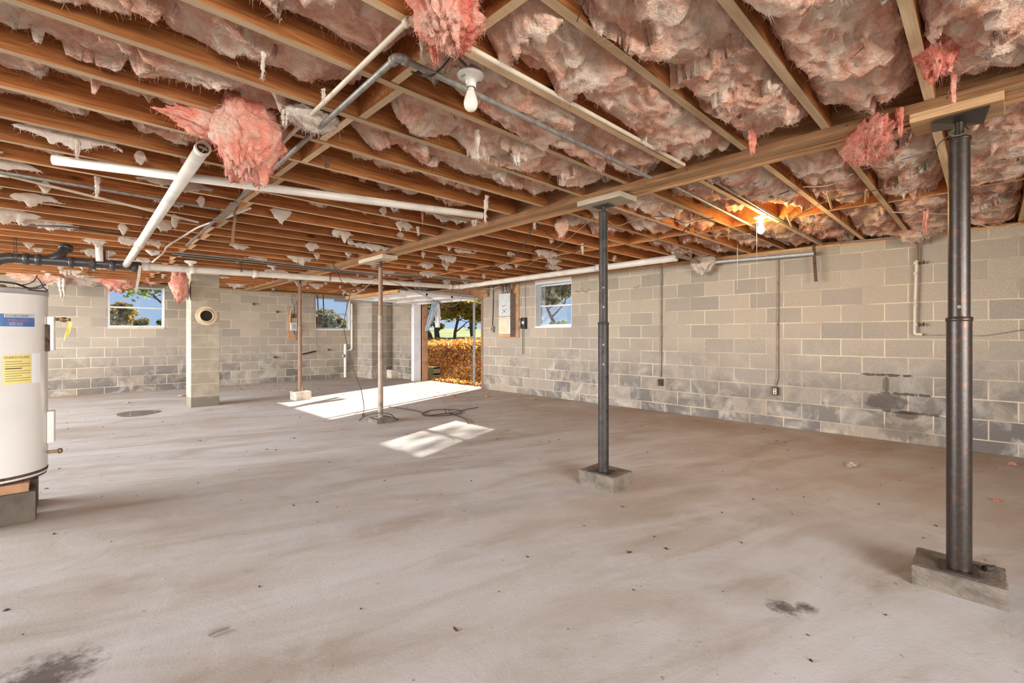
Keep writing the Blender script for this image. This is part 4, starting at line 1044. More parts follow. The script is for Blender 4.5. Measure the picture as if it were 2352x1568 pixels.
for k, (px, py, q, r_, txt) in enumerate(((1342, 0, 1325, 50, 'at the top right of the near joist'), (1338, 200, 1308, 245, 'hanging from the wool left of the girder'), (1985, 107, 1962, 128, 'lying across the wool at the upper right'))):
    z_ = 2.27
    o = MB().tube([(0, 0, 0), onZ(q, r_, z_-.02) - onZ(px, py, z_)], .0016, 6).build('wire_hanger', M['black_steel']); o.location = onZ(px, py, z_)
    tag(o, 'stiff insulation support wire ' + txt, 'wire')
for k, (px, py, txt) in enumerate(((808, 322, 'left of the blocking under the first bays'), (620, 445, 'beside the loose white pipe'), (345, 545, 'above the thick white pipe'), (2212, 497, 'to the right of the near right post'))):
    pass
wire('wire', [onX(2225, 497, 5.9), onX(2250, 515, 6.0), onX(2290, 522, 6.1), onX(2345, 512, 6.2)], .004, 'cable_white', 'cream wire drooping right of the near right post', 'wire')
wire('wire', [onZ(2050, 487, 2.262), onZ(2110, 489, 2.25), onZ(2185, 492, 2.262)], .005, 'cable_white', 'cream wire stretched under the joists left of the near right post', 'wire')

# ================================================================== LIGHTS ON THE CEILING
def emis(name, col, st):
    k = NT(name); e = k.n('ShaderNodeEmission'); e.inputs[0].default_value = (*col, 1); e.inputs[1].default_value = st
    k.l(e.outputs[0], k.out.inputs[0]); return k.m
M['bulb_on'] = emis('lit_filament_bulb', (1.0, .66, .27), 150.0)
def lampholder(c, mt, label, tilt=0.0):
    e = empty('ceiling_light', c, label, 'light')
    x, y, z = c
    MB().lathe((x, y, z), [(0, 0), (.054, 0), (.058, -.004), (.058, -.010), (.050, -.018), (.030, -.026), (.024, -.034), (.022, -.058), (.0185, -.060), (.0185, -.05)], 36).build('lamp_base', M['porcelain'], e)
    m = MB()
    for s_ in (-1, 1):
        m.obox((x + s_*.039, y, z-.0225), .008, .024, .003, Matrix.Rotation(s_*.5, 3, 'Y'))
    m.build('mounting_slots', M['panel_side'], e)
    MB().lathe((x, y, z-.056), [(.0145, 0), (.0145, -.012), (.0165, -.018)], 20).build('bulb_cap', M['galv_pale'], e)
    pr = [(.0150, -.012), (.0160, -.022), (.0200, -.035), (.0265, -.052), (.0300, -.068), (.0300, -.078), (.0265, -.092), (.0180, -.102), (.008, -.107), (0, -.108)]
    MB().lathe((x, y, z-.052), pr, 30).build('bulb', mt, e)
    return e
e = lampholder((1.245, 1.53, 2.285), M['bulb_off'], 'white porcelain lampholder with an unlit frosted bulb')
MB().lathe((1.245, 1.53, 2.286), [(0, 0), (.045, 0), (.045, .05), (0, .05)], 16).build('junction_box', M['galv'], e)
e = lampholder((4.60, 1.455, 2.268), M['bulb_on'], 'porcelain lampholder with a glowing bulb near the right wall')
MB().tube([(4.60, 1.49, 2.24), (4.60, 1.49, 1.25)], .0012, 5).build('pull_string', M['cable_white'], e)
c = onY(438, 603, 7.2)
e = empty('ceiling_light', c, 'empty white lampholder disc above the white drain near the pillar', 'light')
MB().lathe(c, [(0, 0.02), (.07, .02), (.07, .005), (.05, -.01), (.025, -.015), (.022, -.04), (0, -.04)], 24).build('lamp_base', M['porcelain'], e)
wire('string', [onX(1693, 515, 6.0), onX(1694, 560, 6.0), onX(1694, 620, 6.0), onX(1694, 665, 6.0)], .003, 'cable_white', 'frayed string dangling left of the lit bulb', 'string')

# ================================================================== WATER HEATER
HC = Vector((-.323, 4.486, 0)); HR = .26; HB, HT = .25, 1.475
def text_mesh(s_, size):
    cu = bpy.data.curves.new('t', 'FONT'); cu.body = s_; cu.size = size; cu.resolution_u = 3
    o = bpy.data.objects.new('t', cu); C.objects.link(o); bpy.context.view_layer.update()
    me = bpy.data.meshes.new_from_object(o.evaluated_get(bpy.context.evaluated_depsgraph_get()))
    bpy.data.objects.remove(o); return me
def wrap(me, th0, z, rr):
    """bend flat lettering round the tank; +x of the text runs counter to theta"""
    for v in me.vertices:
        th = th0 + v.co.x/HR; v.co = Vector((HC.x + rr*math.sin(th), HC.y - rr*math.cos(th), z + v.co.y))
    me.update(); return me
e = empty('water_heater', (HC.x, HC.y, HB), 'white electric water heater standing on brick and block at the left edge', 'water heater')
MB().lathe(HC, [(HR-.02, HB+.012), (HR-.002, HB+.012), (HR, HB+.02), (HR, HT-.035)], 96).build('tank_jacket', M['tank'], e)
MB().lathe(HC, [(HR, HT-.035), (HR+.003, HT-.035), (HR+.003, HT-.004), (HR, HT), (.0, HT+.006)], 96).build('top_lid', M['tank_grey'], e)
MB().lathe(HC, [(0, HB), (HR-.006, HB), (HR+.001, HB+.03), (HR+.0015, HB+.034), (HR+.0015, HB+.044)], 96).build('rusted_base_ring', M['rust'], e)
def hp(th, z, r=HR): return Vector((HC.x + r*math.sin(th), HC.y - r*math.cos(th), z))
vw = math.atan2(-HC.x, HC.y)      # theta that faces the camera
tan_ = math.pi/2 + vw - .03       # theta of the right silhouette seen from the camera
def patch(nm, th0, th1, z0, z1, r, mt):
    m = MB(); n = 12; vs = []
    for i in range(n+1):
        th = th0 + (th1-th0)*i/n; vs += [hp(th, z0, r), hp(th, z1, r)]
    m.add(vs, [(2*i, 2*i+2, 2*i+3, 2*i+1) for i in range(n)], True)
    n0 = len(m.v); vs = []
    for i in range(n+1):
        th = th0 + (th1-th0)*i/n; vs += [hp(th, z0, r-.0015), hp(th, z1, r-.0015)]
    m.add(vs, [(2*i, 2*i+1, 2*i+3, 2*i+2) for i in range(n)], True)
    return m.build(nm, mt, e)
def zpx(py, d=2.98): return EYE + (HORIZON-py)*d/F_PX
lz0, lz1 = zpx(750), zpx(722)
TH = lambda px: vw + math.asin(max(-1, min(1, (math.tan(0)+((px-112)/F_PX*3.0/1.0 + HR*1.33)/ (HR*1.33)))))
lab0 = vw + .02; lab1 = vw + .80
lab_b = patch('blue_label', lab0, lab1, lz0, lz1, HR+.0012, M['label_blue'])
def letters(nm, s_, size, th, z, mt, r=HR+.002, sx=1.0):
    me = text_mesh(s_, size)
    for v in me.vertices: v.co.x *= sx
    wrap(me, th, z, r); o = link(nm, me, mt, e); return o
patch('label_band', lab0+.18, lab1, lz1-.022, lz1-.002, HR+.0018, M['panel_grey'])
letters('lettering', 'ENVIROTEMP', .018, lab0+.20, lz1-.018, M['ink_black'], HR+.0024, 1.05)
letters('lettering', 'DELUXE', .022, lab0+.24, lz1-.046, M['ink_red'], HR+.0022, 1.25)
letters('lettering', '• SUPER VALUE', .009, lab0+.24, lz1-.060, M['ink_white'], HR+.0022, 1.2)
letters('lettering', '• HEAVY DUTY', .009, lab0+.24, lz1-.072, M['ink_white'], HR+.0022, 1.2)
yz0, yz1 = zpx(879), zpx(813)
patch('yellow_label', lab0+.16, lab1-.08, yz0, yz1, HR+.0012, M['label_yellow'])
letters('lettering', 'ENERGYGUIDE', .019, lab0+.19, yz1-.024, M['ink_black'], HR+.002, .95)
m = MB()
for k in range(9):
    zz = yz1 - .045 - k*.015
    for q in (HR+.0018,):
        a0 = lab0+.20; a1 = lab0+.20 + (.48 if k % 3 else .30)
        vs = []
        for i in range(7):
            th = a0 + (a1-a0)*i/6; vs += [hp(th, zz, q), hp(th, zz+(.0025 if k != 3 else .006), q)]
        m.add(vs, [(2*i, 2*i+2, 2*i+3, 2*i+1) for i in range(6)])
m.build('printed_lines', M['ink_black'], e)
patch('white_label', lab1-.07, lab1+.18, yz0-.004, yz1+.004, HR+.0010, M['ink_white'])
# element covers on the right side of the tank
def cover(th, z0, z1, nm, openk):
    u = Vector((math.sin(th), -math.cos(th), 0)); v_ = Vector((math.cos(th), math.sin(th), 0))
    R = Matrix((v_, u, Vector((0, 0, 1)))).transposed()
    c = HC + u*(HR+.016) + Vector((0, 0, (z0+z1)/2))
    MB().obox(c, .085, .036, z1-z0, R).build(nm, M['tank'], e, bevel=.006)
    if openk:
        MB().obox(HC + u*(HR+.004) - v_*.055 + Vector((0, 0, (z0+z1)/2-.03)), .03, .02, (z1-z0)*.78, R).build('torn_insulation', M['rust'], e, bevel=.006)
cover(tan_ - .12, zpx(807), zpx(724), 'element_cover', True)
cover(tan_ - .12, zpx(1033, 2.95), zpx(955, 2.95), 'element_cover', False)
u = hp(tan_-.1, 0, 1) - HC; u.z = 0
c = HC + u*HR + Vector((0, 0, zpx(1054, 2.98)))
m = MB().tube([c, c + u*.05], .010, 12).lathe(c + u*.048, [(0, 0), (.016, 0), (.018, .01), (.016, .02), (.009, .024), (0, .026)], 14, u)
m.build('drain_valve', M['brass'], e)
MB().lathe(hp(vw+.1, HT+.004, .13), [(0, .018), (.045, .018), (.055, .010), (.055, 0)], 20).build('top_cap', M['brass'], e)
MB().tube([hp(vw-.5, HT, .16), hp(vw-.5, HT+.42, .16)], .011, 12).build('hot_pipe', M['cpvc'], e)
# relief valve with yellow tag behind the tank
c0 = onD(122, 733, 3.5); c1 = onD(160, 734, 3.5)
e3 = empty('relief_valve', c0, 'tarnished relief valve with a yellow tag beside the water heater', 'valve')
MB().tube([onD(100, 732, 3.4), c0, c1], .011, 14).build('valve_body', M['brass'], e3)
MB().lathe(onD(146, 734, 3.5), [(.011, -.02), (.019, -.012), (.019, .012), (.011, .02)], 14, (c1-c0).normalized()).build('valve_nut', M['brass'], e3)
yt = [onD(157, 738, 3.49), onD(166, 741, 3.49), onD(160, 765, 3.5), onD(148, 783, 3.5), onD(146, 779, 3.5), onD(152, 758, 3.49)]
off = Vector((.0, .003, 0))
MB().add(yt + [p+off for p in yt], [(0,1,2,5), (5,2,3,4), (11,8,7,6), (10,9,8,11), (0,6,7,1), (1,7,8,2), (2,8,9,3), (3,9,10,4), (4,10,11,5), (5,11,6,0)]).build('yellow_tag', M['yellow'], e3)
wire('cable', [onD(-20, 645, 2.85), onD(30, 650, 2.9), onD(48, 655, 3.0), onD(70, 662, 3.1), onD(95, 655, 3.1), onD(104, 653, 3.1)], .006, 'cable_black', 'black cable draped across above the water heater')
wire('cable', [onD(46, 656, 3.0), onD(62, 652, 3.0), onD(76, 646, 3.0), onD(86, 632, 3.0)], .004, 'cable_black', 'black wire curling up from the water heater lid')
wire('cable', [onD(86, 638, 3.0), onD(95, 650, 3.0), onD(100, 660, 3.0), onD(104, 668, 3.0), hp(vw+.35, HT+.004, .17)], .004, 'cable_black', 'black wire looping down to the water heater lid')
wire('cable', [onD(96, 652, 3.0), onD(90, 662, 3.0), hp(vw+.2, HT+.004, .17)], .004, 'cable_black', 'short black wire above the water heater lid')
# what it stands on
def cblock(x0, x1, y0, y1, z0, z1, mt, nm, lab, cat, bev=.006):
    o = MB().box(-(x1-x0)/2, (x1-x0)/2, -(y1-y0)/2, (y1-y0)/2, 0, z1-z0).build(nm, M[mt], bevel=bev); o.location = ((x0+x1)/2, (y0+y1)/2, z0)
    return tag(o, lab, cat)
cblock(-.50, -.115, 4.215, 4.405, 0, .192, 'block_dark', 'concrete_block', 'grey concrete block under the front of the water heater', 'concrete block')
cblock(-.50, -.115, 4.56, 4.75, 0, .192, 'block_dark', 'concrete_block', 'concrete block under the back of the water heater', 'concrete block')
cblock(-.47, -.145, 4.222, 4.40, .193, .249, 'clay_brick', 'brick', 'reddish brick between block and water heater, front', 'brick', .004)
cblock(-.40, -.165, 4.57, 4.74, .193, .249, 'clay_brick', 'brick', 'reddish brick between block and water heater, back', 'brick', .004)

# ================================================================== THINGS ON THE BACK WALL
pb0 = onY(661, 712, YB-.01); pb1 = onY(679, 780, YB-.01)
e = empty('meter_board', Vector((pb0.x, YB-.01, pb1.z)), 'orange plywood board with small grey switch box on the back wall', 'board')
MB().box(pb0.x, pb1.x, YB-.022, YB-.001, pb1.z, pb0.z).build('plywood_panel', M['plywood'], e, bevel=.002)
a = onY(667, 741, YB-.06); b = onY(681, 759, YB-.06)
MB().box(a.x, b.x, YB-.10, YB-.022, b.z, a.z).build('switch_box', M['panel_grey'], e, bevel=.004)
MB().box(a.x+.03, b.x-.03, YB-.108, YB-.10, b.z+.05, a.z-.04).build('switch_cover', M['galv_pale'], e, bevel=.002)
a = onY(670, 720, YB-.05); b = onY(677, 730, YB-.05)
MB().box(a.x, b.x, YB-.07, YB-.022, b.z, a.z).build('small_box', M['rust'], e, bevel=.004)
for pts, r, mt, txt in ((((668, 676), (667, 690), (672, 700), (674, 712), (673, 722)), .012, 'cable_grey', 'grey cable bowing down to the switch board'),
                    (((683, 678), (683, 690), (675, 700), (672, 712)), .012, 'cable_grey', 'grey cable curving into the switch board'),
                    (((671, 708), (667, 718), (666, 740)), .008, 'cable_white', 'cream cable on the switch board'),
                    (((680, 690), (681, 740), (680, 763), (675, 767), (672, 760)), .012, 'galv', 'grey loop below the switch box')):
    wire('cable', [onY(px, py, YB-.035) for px, py in pts], r, mt, txt)
for k, (px, py, txt) in enumerate(((583, 698, 'rusty bracket stub high on the back wall'), (637, 716, 'small rust-brown stub left of the switch board'), (755, 803, 'rusty stub below the second window'), (631, 820, 'dark anchor low on the back wall'))):
    c = onY(px, py, YB-.02); o = MB().lathe((0, 0, 0), [(0, -.03), (.02, -.03), (.028, -.01), (.03, .018)], 10, Vector((0, 1, 0))).build('wall_stub', M['rust']); o.location = c
    tag(o, txt, 'stub')
o = MB().lathe((0, 0, 0), [(0, -.03), (.03, -.02), (.05, .0), (.05, .02), (0, .03)], 14, Vector((.3, -1, 0))).build('pipe_valve', M['galv_pale']); o.location = onY(789, 817, YB-.10)
tag(o, 'dull round valve on the standpipe below the second window', 'valve')
o = MB().lathe((0, 0, 0), [(0, -.02), (.14, -.012), (.16, 0), (0, .004)], 24, Vector((1, -.3, 0))).build('metal_disc', M['galv_pale']); o.location = onY(431, 667, 9.0)
tag(o, 'pale round lid hanging against the left face of the pillar', 'lid')
# shelf bar over window 2
o = MB().tube([(0, 0, 0), onY(801, 692, YB-.4) - onY(767, 690, YB-.4)], .03, 6).build('metal_bar', M['track']); o.location = onY(767, 690, YB-.4)
tag(o, 'grey metal bar in front of the second window', 'bar')

# puddle / drain cover on the floor
c = onZ(316, 949, .0)
k_ = NT('standing_water'); k_.col((.10,.09,.08)); k_.si(k_.p, Roughness=.04); k_.p.inputs['Specular IOR Level'].default_value = .8
m = MB(); n = 40; vs = [Vector((0, 0, .0035))]
ex = onZ(366, 945, 0) - onZ(264, 953, 0); ey = onZ(322, 943, 0) - onZ(312, 956, 0); ey = ey - ex*(ey.dot(ex)/ex.dot(ex))
for i in range(n):
    t = 2*math.pi*i/n; r_ = 1 + .08*math.sin(3*t+1)
    vs.append(ex*.5*math.cos(t)*r_ + ey*.5*math.sin(t)*r_ + Vector((0, 0, .0035)))
m.add(vs, [(0, 1+i, 1+(i+1) % n) for i in range(n)])
o = link('puddle', m.mesh('puddle'), k_.m); o.location = c
tag(o, 'small shiny puddle on the floor left of the pillar', 'puddle')

# ================================================================== THINGS ON THE RIGHT WALL
def rb(px0, py0, px1, py1, off):   # rectangle on a plane parallel to the right wall -> y0,y1,z0,z1
    p = onX(px0, py0, XR-off); q = onX(px1, py1, XR-off); y0, y1 = sorted((p.y, q.y)); return y0, y1, min(p.z, q.z), max(p.z, q.z)
bo = rb(1150, 655, 1192, 775, .02)
e = empty('electrical_panel', (XR-.02, bo[0], bo[2]), 'old grey fuse panel on a wooden backboard right of the doorway', 'electrical panel')
yl, yr, zb_, zt_ = onX(1146, 770, XR-.16).y, onX(1172, 770, XR-.16).y, onX(1160, 773, XR-.16).z, onX(1160, 674, XR-.16).z
y0, y1 = min(yl, yr), max(yl, yr)
MB().box(XR-.022, XR-.001, y0-.10, y1-.02, zb_-.02, ZT-.01).build('backboard', M['plywood'], e, bevel=.002)
MB().box(XR-.16, XR-.022, y0, y1, zb_+.01, zt_).build('panel_box', M['panel_side'], e, bevel=.002)
MB().box(XR-.166, XR-.16, y0, y1, zb_+.42, zt_).build('upper_cover', M['panel_grey'], e, bevel=.002)
MB().box(XR-.166, XR-.16, y0, y1, zb_+.36, zb_+.405).build('brown_trim', M['card'], e)
MB().box(XR-.164, XR-.16, y0, y1, zb_+.06, zb_+.355).build('door_frame', M['white_paint'], e)
MB().box(XR-.170, XR-.164, y0+.035, y1-.015, zb_+.075, zb_+.345).build('panel_door', M['card'], e, bevel=.001)
MB().box(XR-.168, XR-.16, y0, y1, zb_-.005, zb_+.05).build('bottom_trim', M['yellow'] if False else M['plate'], e)
m = MB(); rq = random.Random(9); ym = (y0+y1)/2
for dy, dz in ((.02, .78), (-.02, .785), (-.05, .79), (.045, .775), (.03, .68), (-.03, .68), (.0, .66), (.015, .645), (-.015, .645), (.06, .70), (-.06, .70), (.06, .62), (-.06, .62)):
    m.obox((XR-.168, ym+dy*.9, zb_ + .42 + (dz-.55)*1.0*.9), .004, .016, .012)
m.build('knockouts', M['dark'], e)
m = MB()
for k in range(26):
    a = Vector((XR-.10 + rq.uniform(-.05, .05), ym + rq.uniform(-.10, .10), zt_)); b = Vector((XR-.10 + rq.uniform(-.06, .06), ym + rq.uniform(-.22, .16), ZT + .02))
    mid = (a+b)/2 + Vector((-.04, rq.uniform(-.08, .08), rq.uniform(-.03, .03))); m.cur = k % 3
    m.tube(spline([a, mid, b], 4), .0055, 6)
m.build('cable_bundle', [M['cable_black'], M['cable_white'], M['brown_steel']], e)['kind'] = 'stuff'
# wall phone
c = onX(1203, 742, XR-.04)
e = empty('wall_telephone', Vector((XR, c.y, c.z-.10)), 'old dark wall telephone with coiled cord beside the window', 'telephone')
MB().box(XR-.07, XR-.001, c.y-.055, c.y+.055, c.z-.115, c.z+.115).build('phone_body', M['black_steel'], e, bevel=.008)
MB().tube(spline([(XR-.08, c.y+.045, c.z+.095), (XR-.105, c.y+.045, c.z+.06), (XR-.11, c.y+.045, c.z), (XR-.105, c.y+.045, c.z-.06), (XR-.08, c.y+.045, c.z-.095)], 4), .016, 10).build('handset', M['panel_side'], e)
MB().lathe((XR-.071, c.y-.01, c.z+.01), [(0, 0), (.034, 0), (.036, .004)], 24, Vector((-1, 0, 0))).build('dial', M['panel_grey'], e)
m = MB(); pts = []
for i in range(400):
    t = i/399; a = t*2*math.pi*46; pts.append((XR-.035 + .007*math.cos(a), c.y+.03 + .007*math.sin(a), c.z-.12 - t*.50))
m.tube(pts, .0028, 5, caps=False); m.build('coiled_cord', M['cable_black'], e)
wire('cable', [onX(1206, 650, XR-.012), onX(1206, 690, XR-.012), onX(1207, 726, XR-.012)], .005, 'cable_grey', 'grey cord running down to the wall telephone')
# switch beside the door
c = onX(1132, 756, XR-.03)
e = empty('light_switch', c, 'small dark switch on the wall between doorway and fuse panel', 'switch')
MB().obox(c, .05, .06, .13).build('switch_body', M['grey_steel'], e, bevel=.004)
MB().obox(c + Vector((-.028, 0, .0)), .008, .012, .03).build('toggle', M['cable_black'], e)
wire('cable', [onX(1133, 657, XR-.012), onX(1133, 700, XR-.012), onX(1131, 748, XR-.012)], .009, 'cable_black', 'dark cable running down to the small switch')
for pts, mt, txt in ((((1100, 646), (1120, 668), (1140, 664), (1170, 650)), 'cable_grey', 'grey cable swagging left of the fuse panel'),
                 (((1105, 640), (1125, 655), (1150, 655), (1175, 645)), 'cable_black', 'black cable swagging left of the fuse panel'),
                 (((1095, 658), (1130, 663), (1160, 650), (1185, 642)), 'cable_white', 'cream cable stretched over the fuse panel')):
    wire('cable', [onX(px, py, XR-.10) for px, py in pts], .008, mt, txt)
# hooks on the wall right of the window
for px, txt in ((1330, 'left wire hook right of the right window'), (1347, 'right wire hook right of the right window'), (1462, 'wire hook between window and centre post')):
    a = onX(px-8, 668 if px < 1400 else 660, XR-.005); b = onX(px, 672 if px < 1400 else 661, XR-.04); c = onX(px+6, 662 if px < 1400 else 655, XR-.03)
    o = MB().tube([(0, 0, 0), b-a, c-a], .003, 6).build('wall_hook', M['strap']); o.location = a; tag(o, txt, 'hook')

# ================================================================== GARAGE DOOR HARDWARE
e = empty('garage_door', (5.6, 9.0, 1.95), 'tilt-up garage door raised flat under the joists inside the doorway', 'garage door')
tl = .0
def gd(x, y, dz=0): return Vector((x, y, 1.955 + (6.5-x)*0.02 + dz))
def slab(mb, x0, x1, y0, y1, d0, d1):
    vs = [gd(x0,y0,d0), gd(x1,y0,d0), gd(x1,y1,d0), gd(x0,y1,d0), gd(x0,y0,d1), gd(x1,y0,d1), gd(x1,y1,d1), gd(x0,y1,d1)]
    return mb.add(vs, [(0,3,2,1),(4,5,6,7),(0,1,5,4),(1,2,6,5),(2,3,7,6),(3,0,4,7)])
slab(MB(), 4.64, 6.52, 7.88, 10.10, .032, .045).build('door_panel', M['white_paint'], e)
slab(MB(), 4.60, 4.66, 7.86, 10.12, -.01, .055).build('door_stile', M['plate'], e, bevel=.002)
for x in (5.25, 5.88, 6.46): slab(MB(), x, x+.05, 7.88, 10.10, -.012, .032).build('door_rail', M['white_paint'], e, bevel=.002)
for y in (7.88, 8.6, 9.35, 10.05): slab(MB(), 4.66, 6.46, y, y+.05, -.008, .032).build('door_batten', M['white_paint'], e, bevel=.002)
def track(pts, label):
    o0 = Vector(pts[0]); e = empty('door_track', o0, label, 'track')
    for i in range(len(pts)-1):
        a, b = Vector(pts[i]), Vector(pts[i+1]); t = (b-a); L = t.length; t.normalize(); s_ = Vector((0, 1, 0)); nn = t.cross(s_); R = Matrix((s_, nn, t)).transposed()
        MB().obox((a+b)/2, .05, .004, L, R).obox((a+b)/2 + s_*.025 + nn*.012, .004, .028, L, R).obox((a+b)/2 - s_*.025 + nn*.012, .004, .028, L, R).build('track_section', M['track'], e)
track([Vector((4.75, 7.72, 2.02)), Vector((6.40, 7.72, 2.00))], 'horizontal steel garage track on the near side of the raised door')
track([Vector((6.50, 7.86, .12)), Vector((6.50, 7.86, 1.88))], 'vertical steel garage track standing at the right side of the doorway')
track([Vector((4.70, 10.28, 1.98)), Vector((6.35, 10.28, 1.88))], 'horizontal steel garage track on the far side of the raised door')
# torn plastic sheet in the doorway
def sheet(px, top, bot, y, w, sw, seed, label, mt='plastic_sheet', X0=6.35):
    rs = np.random.RandomState(seed); nu, nv = 14, 26
    a = onX(*top, X0); b = onX(*bot, X0); U, Vv = np.meshgrid(np.linspace(-1, 1, nu), np.linspace(0, 1, nv), indexing='ij')
    cx = a.x; yy = a.y + (b.y-a.y)*Vv + U*(w + (sw-w)*Vv); zz = a.z + (b.z-a.z)*Vv + .02*np.abs(U)
    xx = cx + .05*np.sin(U*6+Vv*3) + .03*fbm(U*3, Vv*4, seed, 2)
    V = np.stack([xx, yy, zz], -1).reshape(-1, 3); I = np.arange(nu*nv).reshape(nu, nv)
    F = np.stack([I[:-1, :-1], I[1:, :-1], I[1:, 1:], I[:-1, 1:]], -1).reshape(-1, 4)
    org = V.mean(0); o = link('plastic_sheet', fast_mesh('plastic_sheet', V-org, F), M[mt]); o.location = org
    md = o.modifiers.new('s', 'SOLIDIFY'); md.thickness = .002
    return tag(o, label, 'sheet')
sheet(0, (1002, 688), (981, 760), 0, .08, .085, 3, 'grey-blue torn plastic strip hanging in the doorway, twisted left')
sheet(0, (1003, 690), (1005, 752), 0, .03, .11, 8, 'paler torn plastic flap hanging in the doorway, right of the twisted strip', 'white_paint', 6.52)

# ================================================================== LITTER ON THE FLOOR
def leafshape(s_):
    vs = [(0, 0, 0), (.25, .28, .10), (.6, .30, .16), (1, 0, .05), (.6, -.28, .14), (.25, -.25, .12), (.5, 0, .02)]
    return [tuple(q*s_ for q in v) for v in vs], [(0, 1, 6), (1, 2, 6), (2, 3, 6), (3, 4, 6), (4, 5, 6), (5, 0, 6)]
rl = random.Random(12); vs, fs = leafshape(.06); lm = bpy.data.meshes.new('dry_leaf'); lm.from_pydata(vs, [], fs); lm.materials.append(M['leaf_dry'])
for k in range(64):
    if k < 34: p = onZ(rl.uniform(540, 800), rl.uniform(880, 902), .003)
    elif k < 52: p = onZ(rl.uniform(800, 960), rl.uniform(872, 884), .003)
    else: p = onZ(rl.uniform(930, 1240), rl.uniform(898, 925), .003)
    if p.y > YB - .1 or p.x > XR - .1: continue
    o = bpy.data.objects.new('dry_leaf', lm); C.objects.link(o); o.location = p; s_ = rl.uniform(.5, 1.2); o.scale = (s_, s_, s_)
    o.rotation_euler = (rl.uniform(-.2, .2), rl.uniform(-.2, .2), rl.uniform(0, 6.28))
    tag(o, 'small dry brown leaf blown in on the floor near the doorway', 'leaf', 'dry leaves blown in on the floor')
rs = np.random.RandomState(4); VV = []; FF = []
for k in range(900):
    x = rs.uniform(-1.2, 6.4); y = rs.uniform(-.6, 11.5)
    s_ = min(.006, rs.gamma(1.6, .0016)); l_ = s_*rs.uniform(1, 3); a = rs.uniform(0, 3.14); c_, q_ = math.cos(a), math.sin(a); n0 = len(VV)
    for dx, dy, dz in ((-l_, -s_, 0), (l_, -s_*.6, 0), (l_*.8, s_, 0), (-l_*.7, s_*.8, 0), (0, 0, s_*1.2)):
        VV.append((x+dx*c_-dy*q_, y+dx*q_+dy*c_, .0008+dz))
    FF += [(n0, n0+1, n0+4), (n0+1, n0+2, n0+4), (n0+2, n0+3, n0+4), (n0+3, n0, n0+4)]
o = link('dirt_crumbs', fast_mesh('dirt_crumbs', np.array(VV), np.array(FF), False), M['rust'])
tag(o, 'dark crumbs of dirt scattered over the concrete floor', 'dirt', kind='stuff')
for k, (px, py, s_, txt) in enumerate(((1958, 1066, .07, 'pale wool scrap on the floor before the right wall'), (1950, 1071, .04, 'smaller pale scrap beside it on the floor'), (2325, 1065, .05, 'pink wool scrap by the right edge of the floor'),
        (2290, 1148, .03, 'tiny pink wool scrap on the floor right of the near post'), (425, 908, .10, 'pink wool scrap on the floor at the foot of the pillar'), (290, 925, .05, 'tiny wool scrap near the puddle'), (1000, 900+10, .04, 'wool scrap on the sunlit floor'))):
    c = onZ(px, py, .006); bm = bmesh.new(); bmesh.ops.create_icosphere(bm, subdivisions=3, radius=1)
    for v in bm.verts:
        n = float(fbm(v.co.x*2+k*5, v.co.y*2, v.co.z*2, 3)); v.co = Vector((v.co.x*s_*(1+n), v.co.y*s_*.5*(1+n*1.4), max(-.004, v.co.z*s_*.22*(1+n))))
    me = bpy.data.meshes.new('wool_scrap'); bm.to_mesh(me); bm.free(); o = link('wool_scrap', me, M['insul_white' if k in (0, 1, 5) else 'insul_pink']); o.location = c
    tag(o, txt, 'insulation scrap')
for px, py, txt, mt in ((1118, 912, 'crumpled red-brown leaf on the floor in front of the doorway', 'clay_brick'), (1043, 911, 'small brown lump on the floor at the sunlight edge', 'leaf_dry')):
    bm = bmesh.new(); bmesh.ops.create_icosphere(bm, subdivisions=3, radius=.035)
    for v in bm.verts: v.co *= 1 + .5*float(fbm(v.co.x*40, v.co.y*40, v.co.z*40 + px, 2)); v.co.z = v.co.z*.6 + .02
    me = bpy.data.meshes.new('litter'); bm.to_mesh(me); bm.free(); o = link('litter', me, M[mt]); o.location = onZ(px, py, .0); tag(o, txt, 'litter')
o = MB().tube([(-.03, 0, .005), (.0, .004, .006), (.04, -.003, .005)], .004, 6).build('twig', M['twig']); o.location = onZ(500, 1456+0, .0); tag(o, 'short curved twig on the near floor', 'twig')

# ================================================================== OUTSIDE
def th(x, y):
    d = np.hypot(x-6, y-8)
    ix = np.clip((x-6.95)/2.4, 0, 1); ix = ix*ix*(3-2*ix)
    iy = np.clip(1-np.clip((np.abs(y-8.95)-1.5)/1.2, 0, 1), 0, 1); iy = iy*iy*(3-2*iy)
    base = .86 - .86*(1-ix)*iy
    base = np.where(x < 6.84, .86, base)
    far = np.clip(d-18, 0, 500)
    return base + .028*np.minimum(far, 50) + .10*fbm(x*.25, y*.25, 2.2, 3)*np.clip(d/20, 0, 1) + .05*fbm(x*1.1, y*1.1, 8.2, 3)*np.clip((d-1)/4, 0, 1)
xs = np.concatenate([np.linspace(-120, -5, 40), np.linspace(-3.45, 6.84, 12), np.linspace(6.95, 12, 34), np.linspace(12.6, 40, 34), np.linspace(43, 200, 34)])
ys = np.concatenate([np.linspace(-90, -5, 24), np.linspace(-3.45, 5.6, 8), np.linspace(5.9, 12.62, 42), np.linspace(13.2, 40, 30), np.linspace(43, 240, 36)])
XX, YY = np.meshgrid(xs, ys, indexing='ij'); ZZ = th(XX, YY); I = np.arange(XX.size).reshape(XX.shape)
F = np.stack([I[:-1, :-1], I[1:, :-1], I[1:, 1:], I[:-1, 1:]], -1).reshape(-1, 4)
xm = ((XX[:-1, :-1]+XX[1:, 1:])/2).ravel(); ym_ = ((YY[:-1, :-1]+YY[1:, 1:])/2).ravel()
F = F[~((xm > -3.45) & (xm < 6.84) & (ym_ > -3.45) & (ym_ < 12.62))]
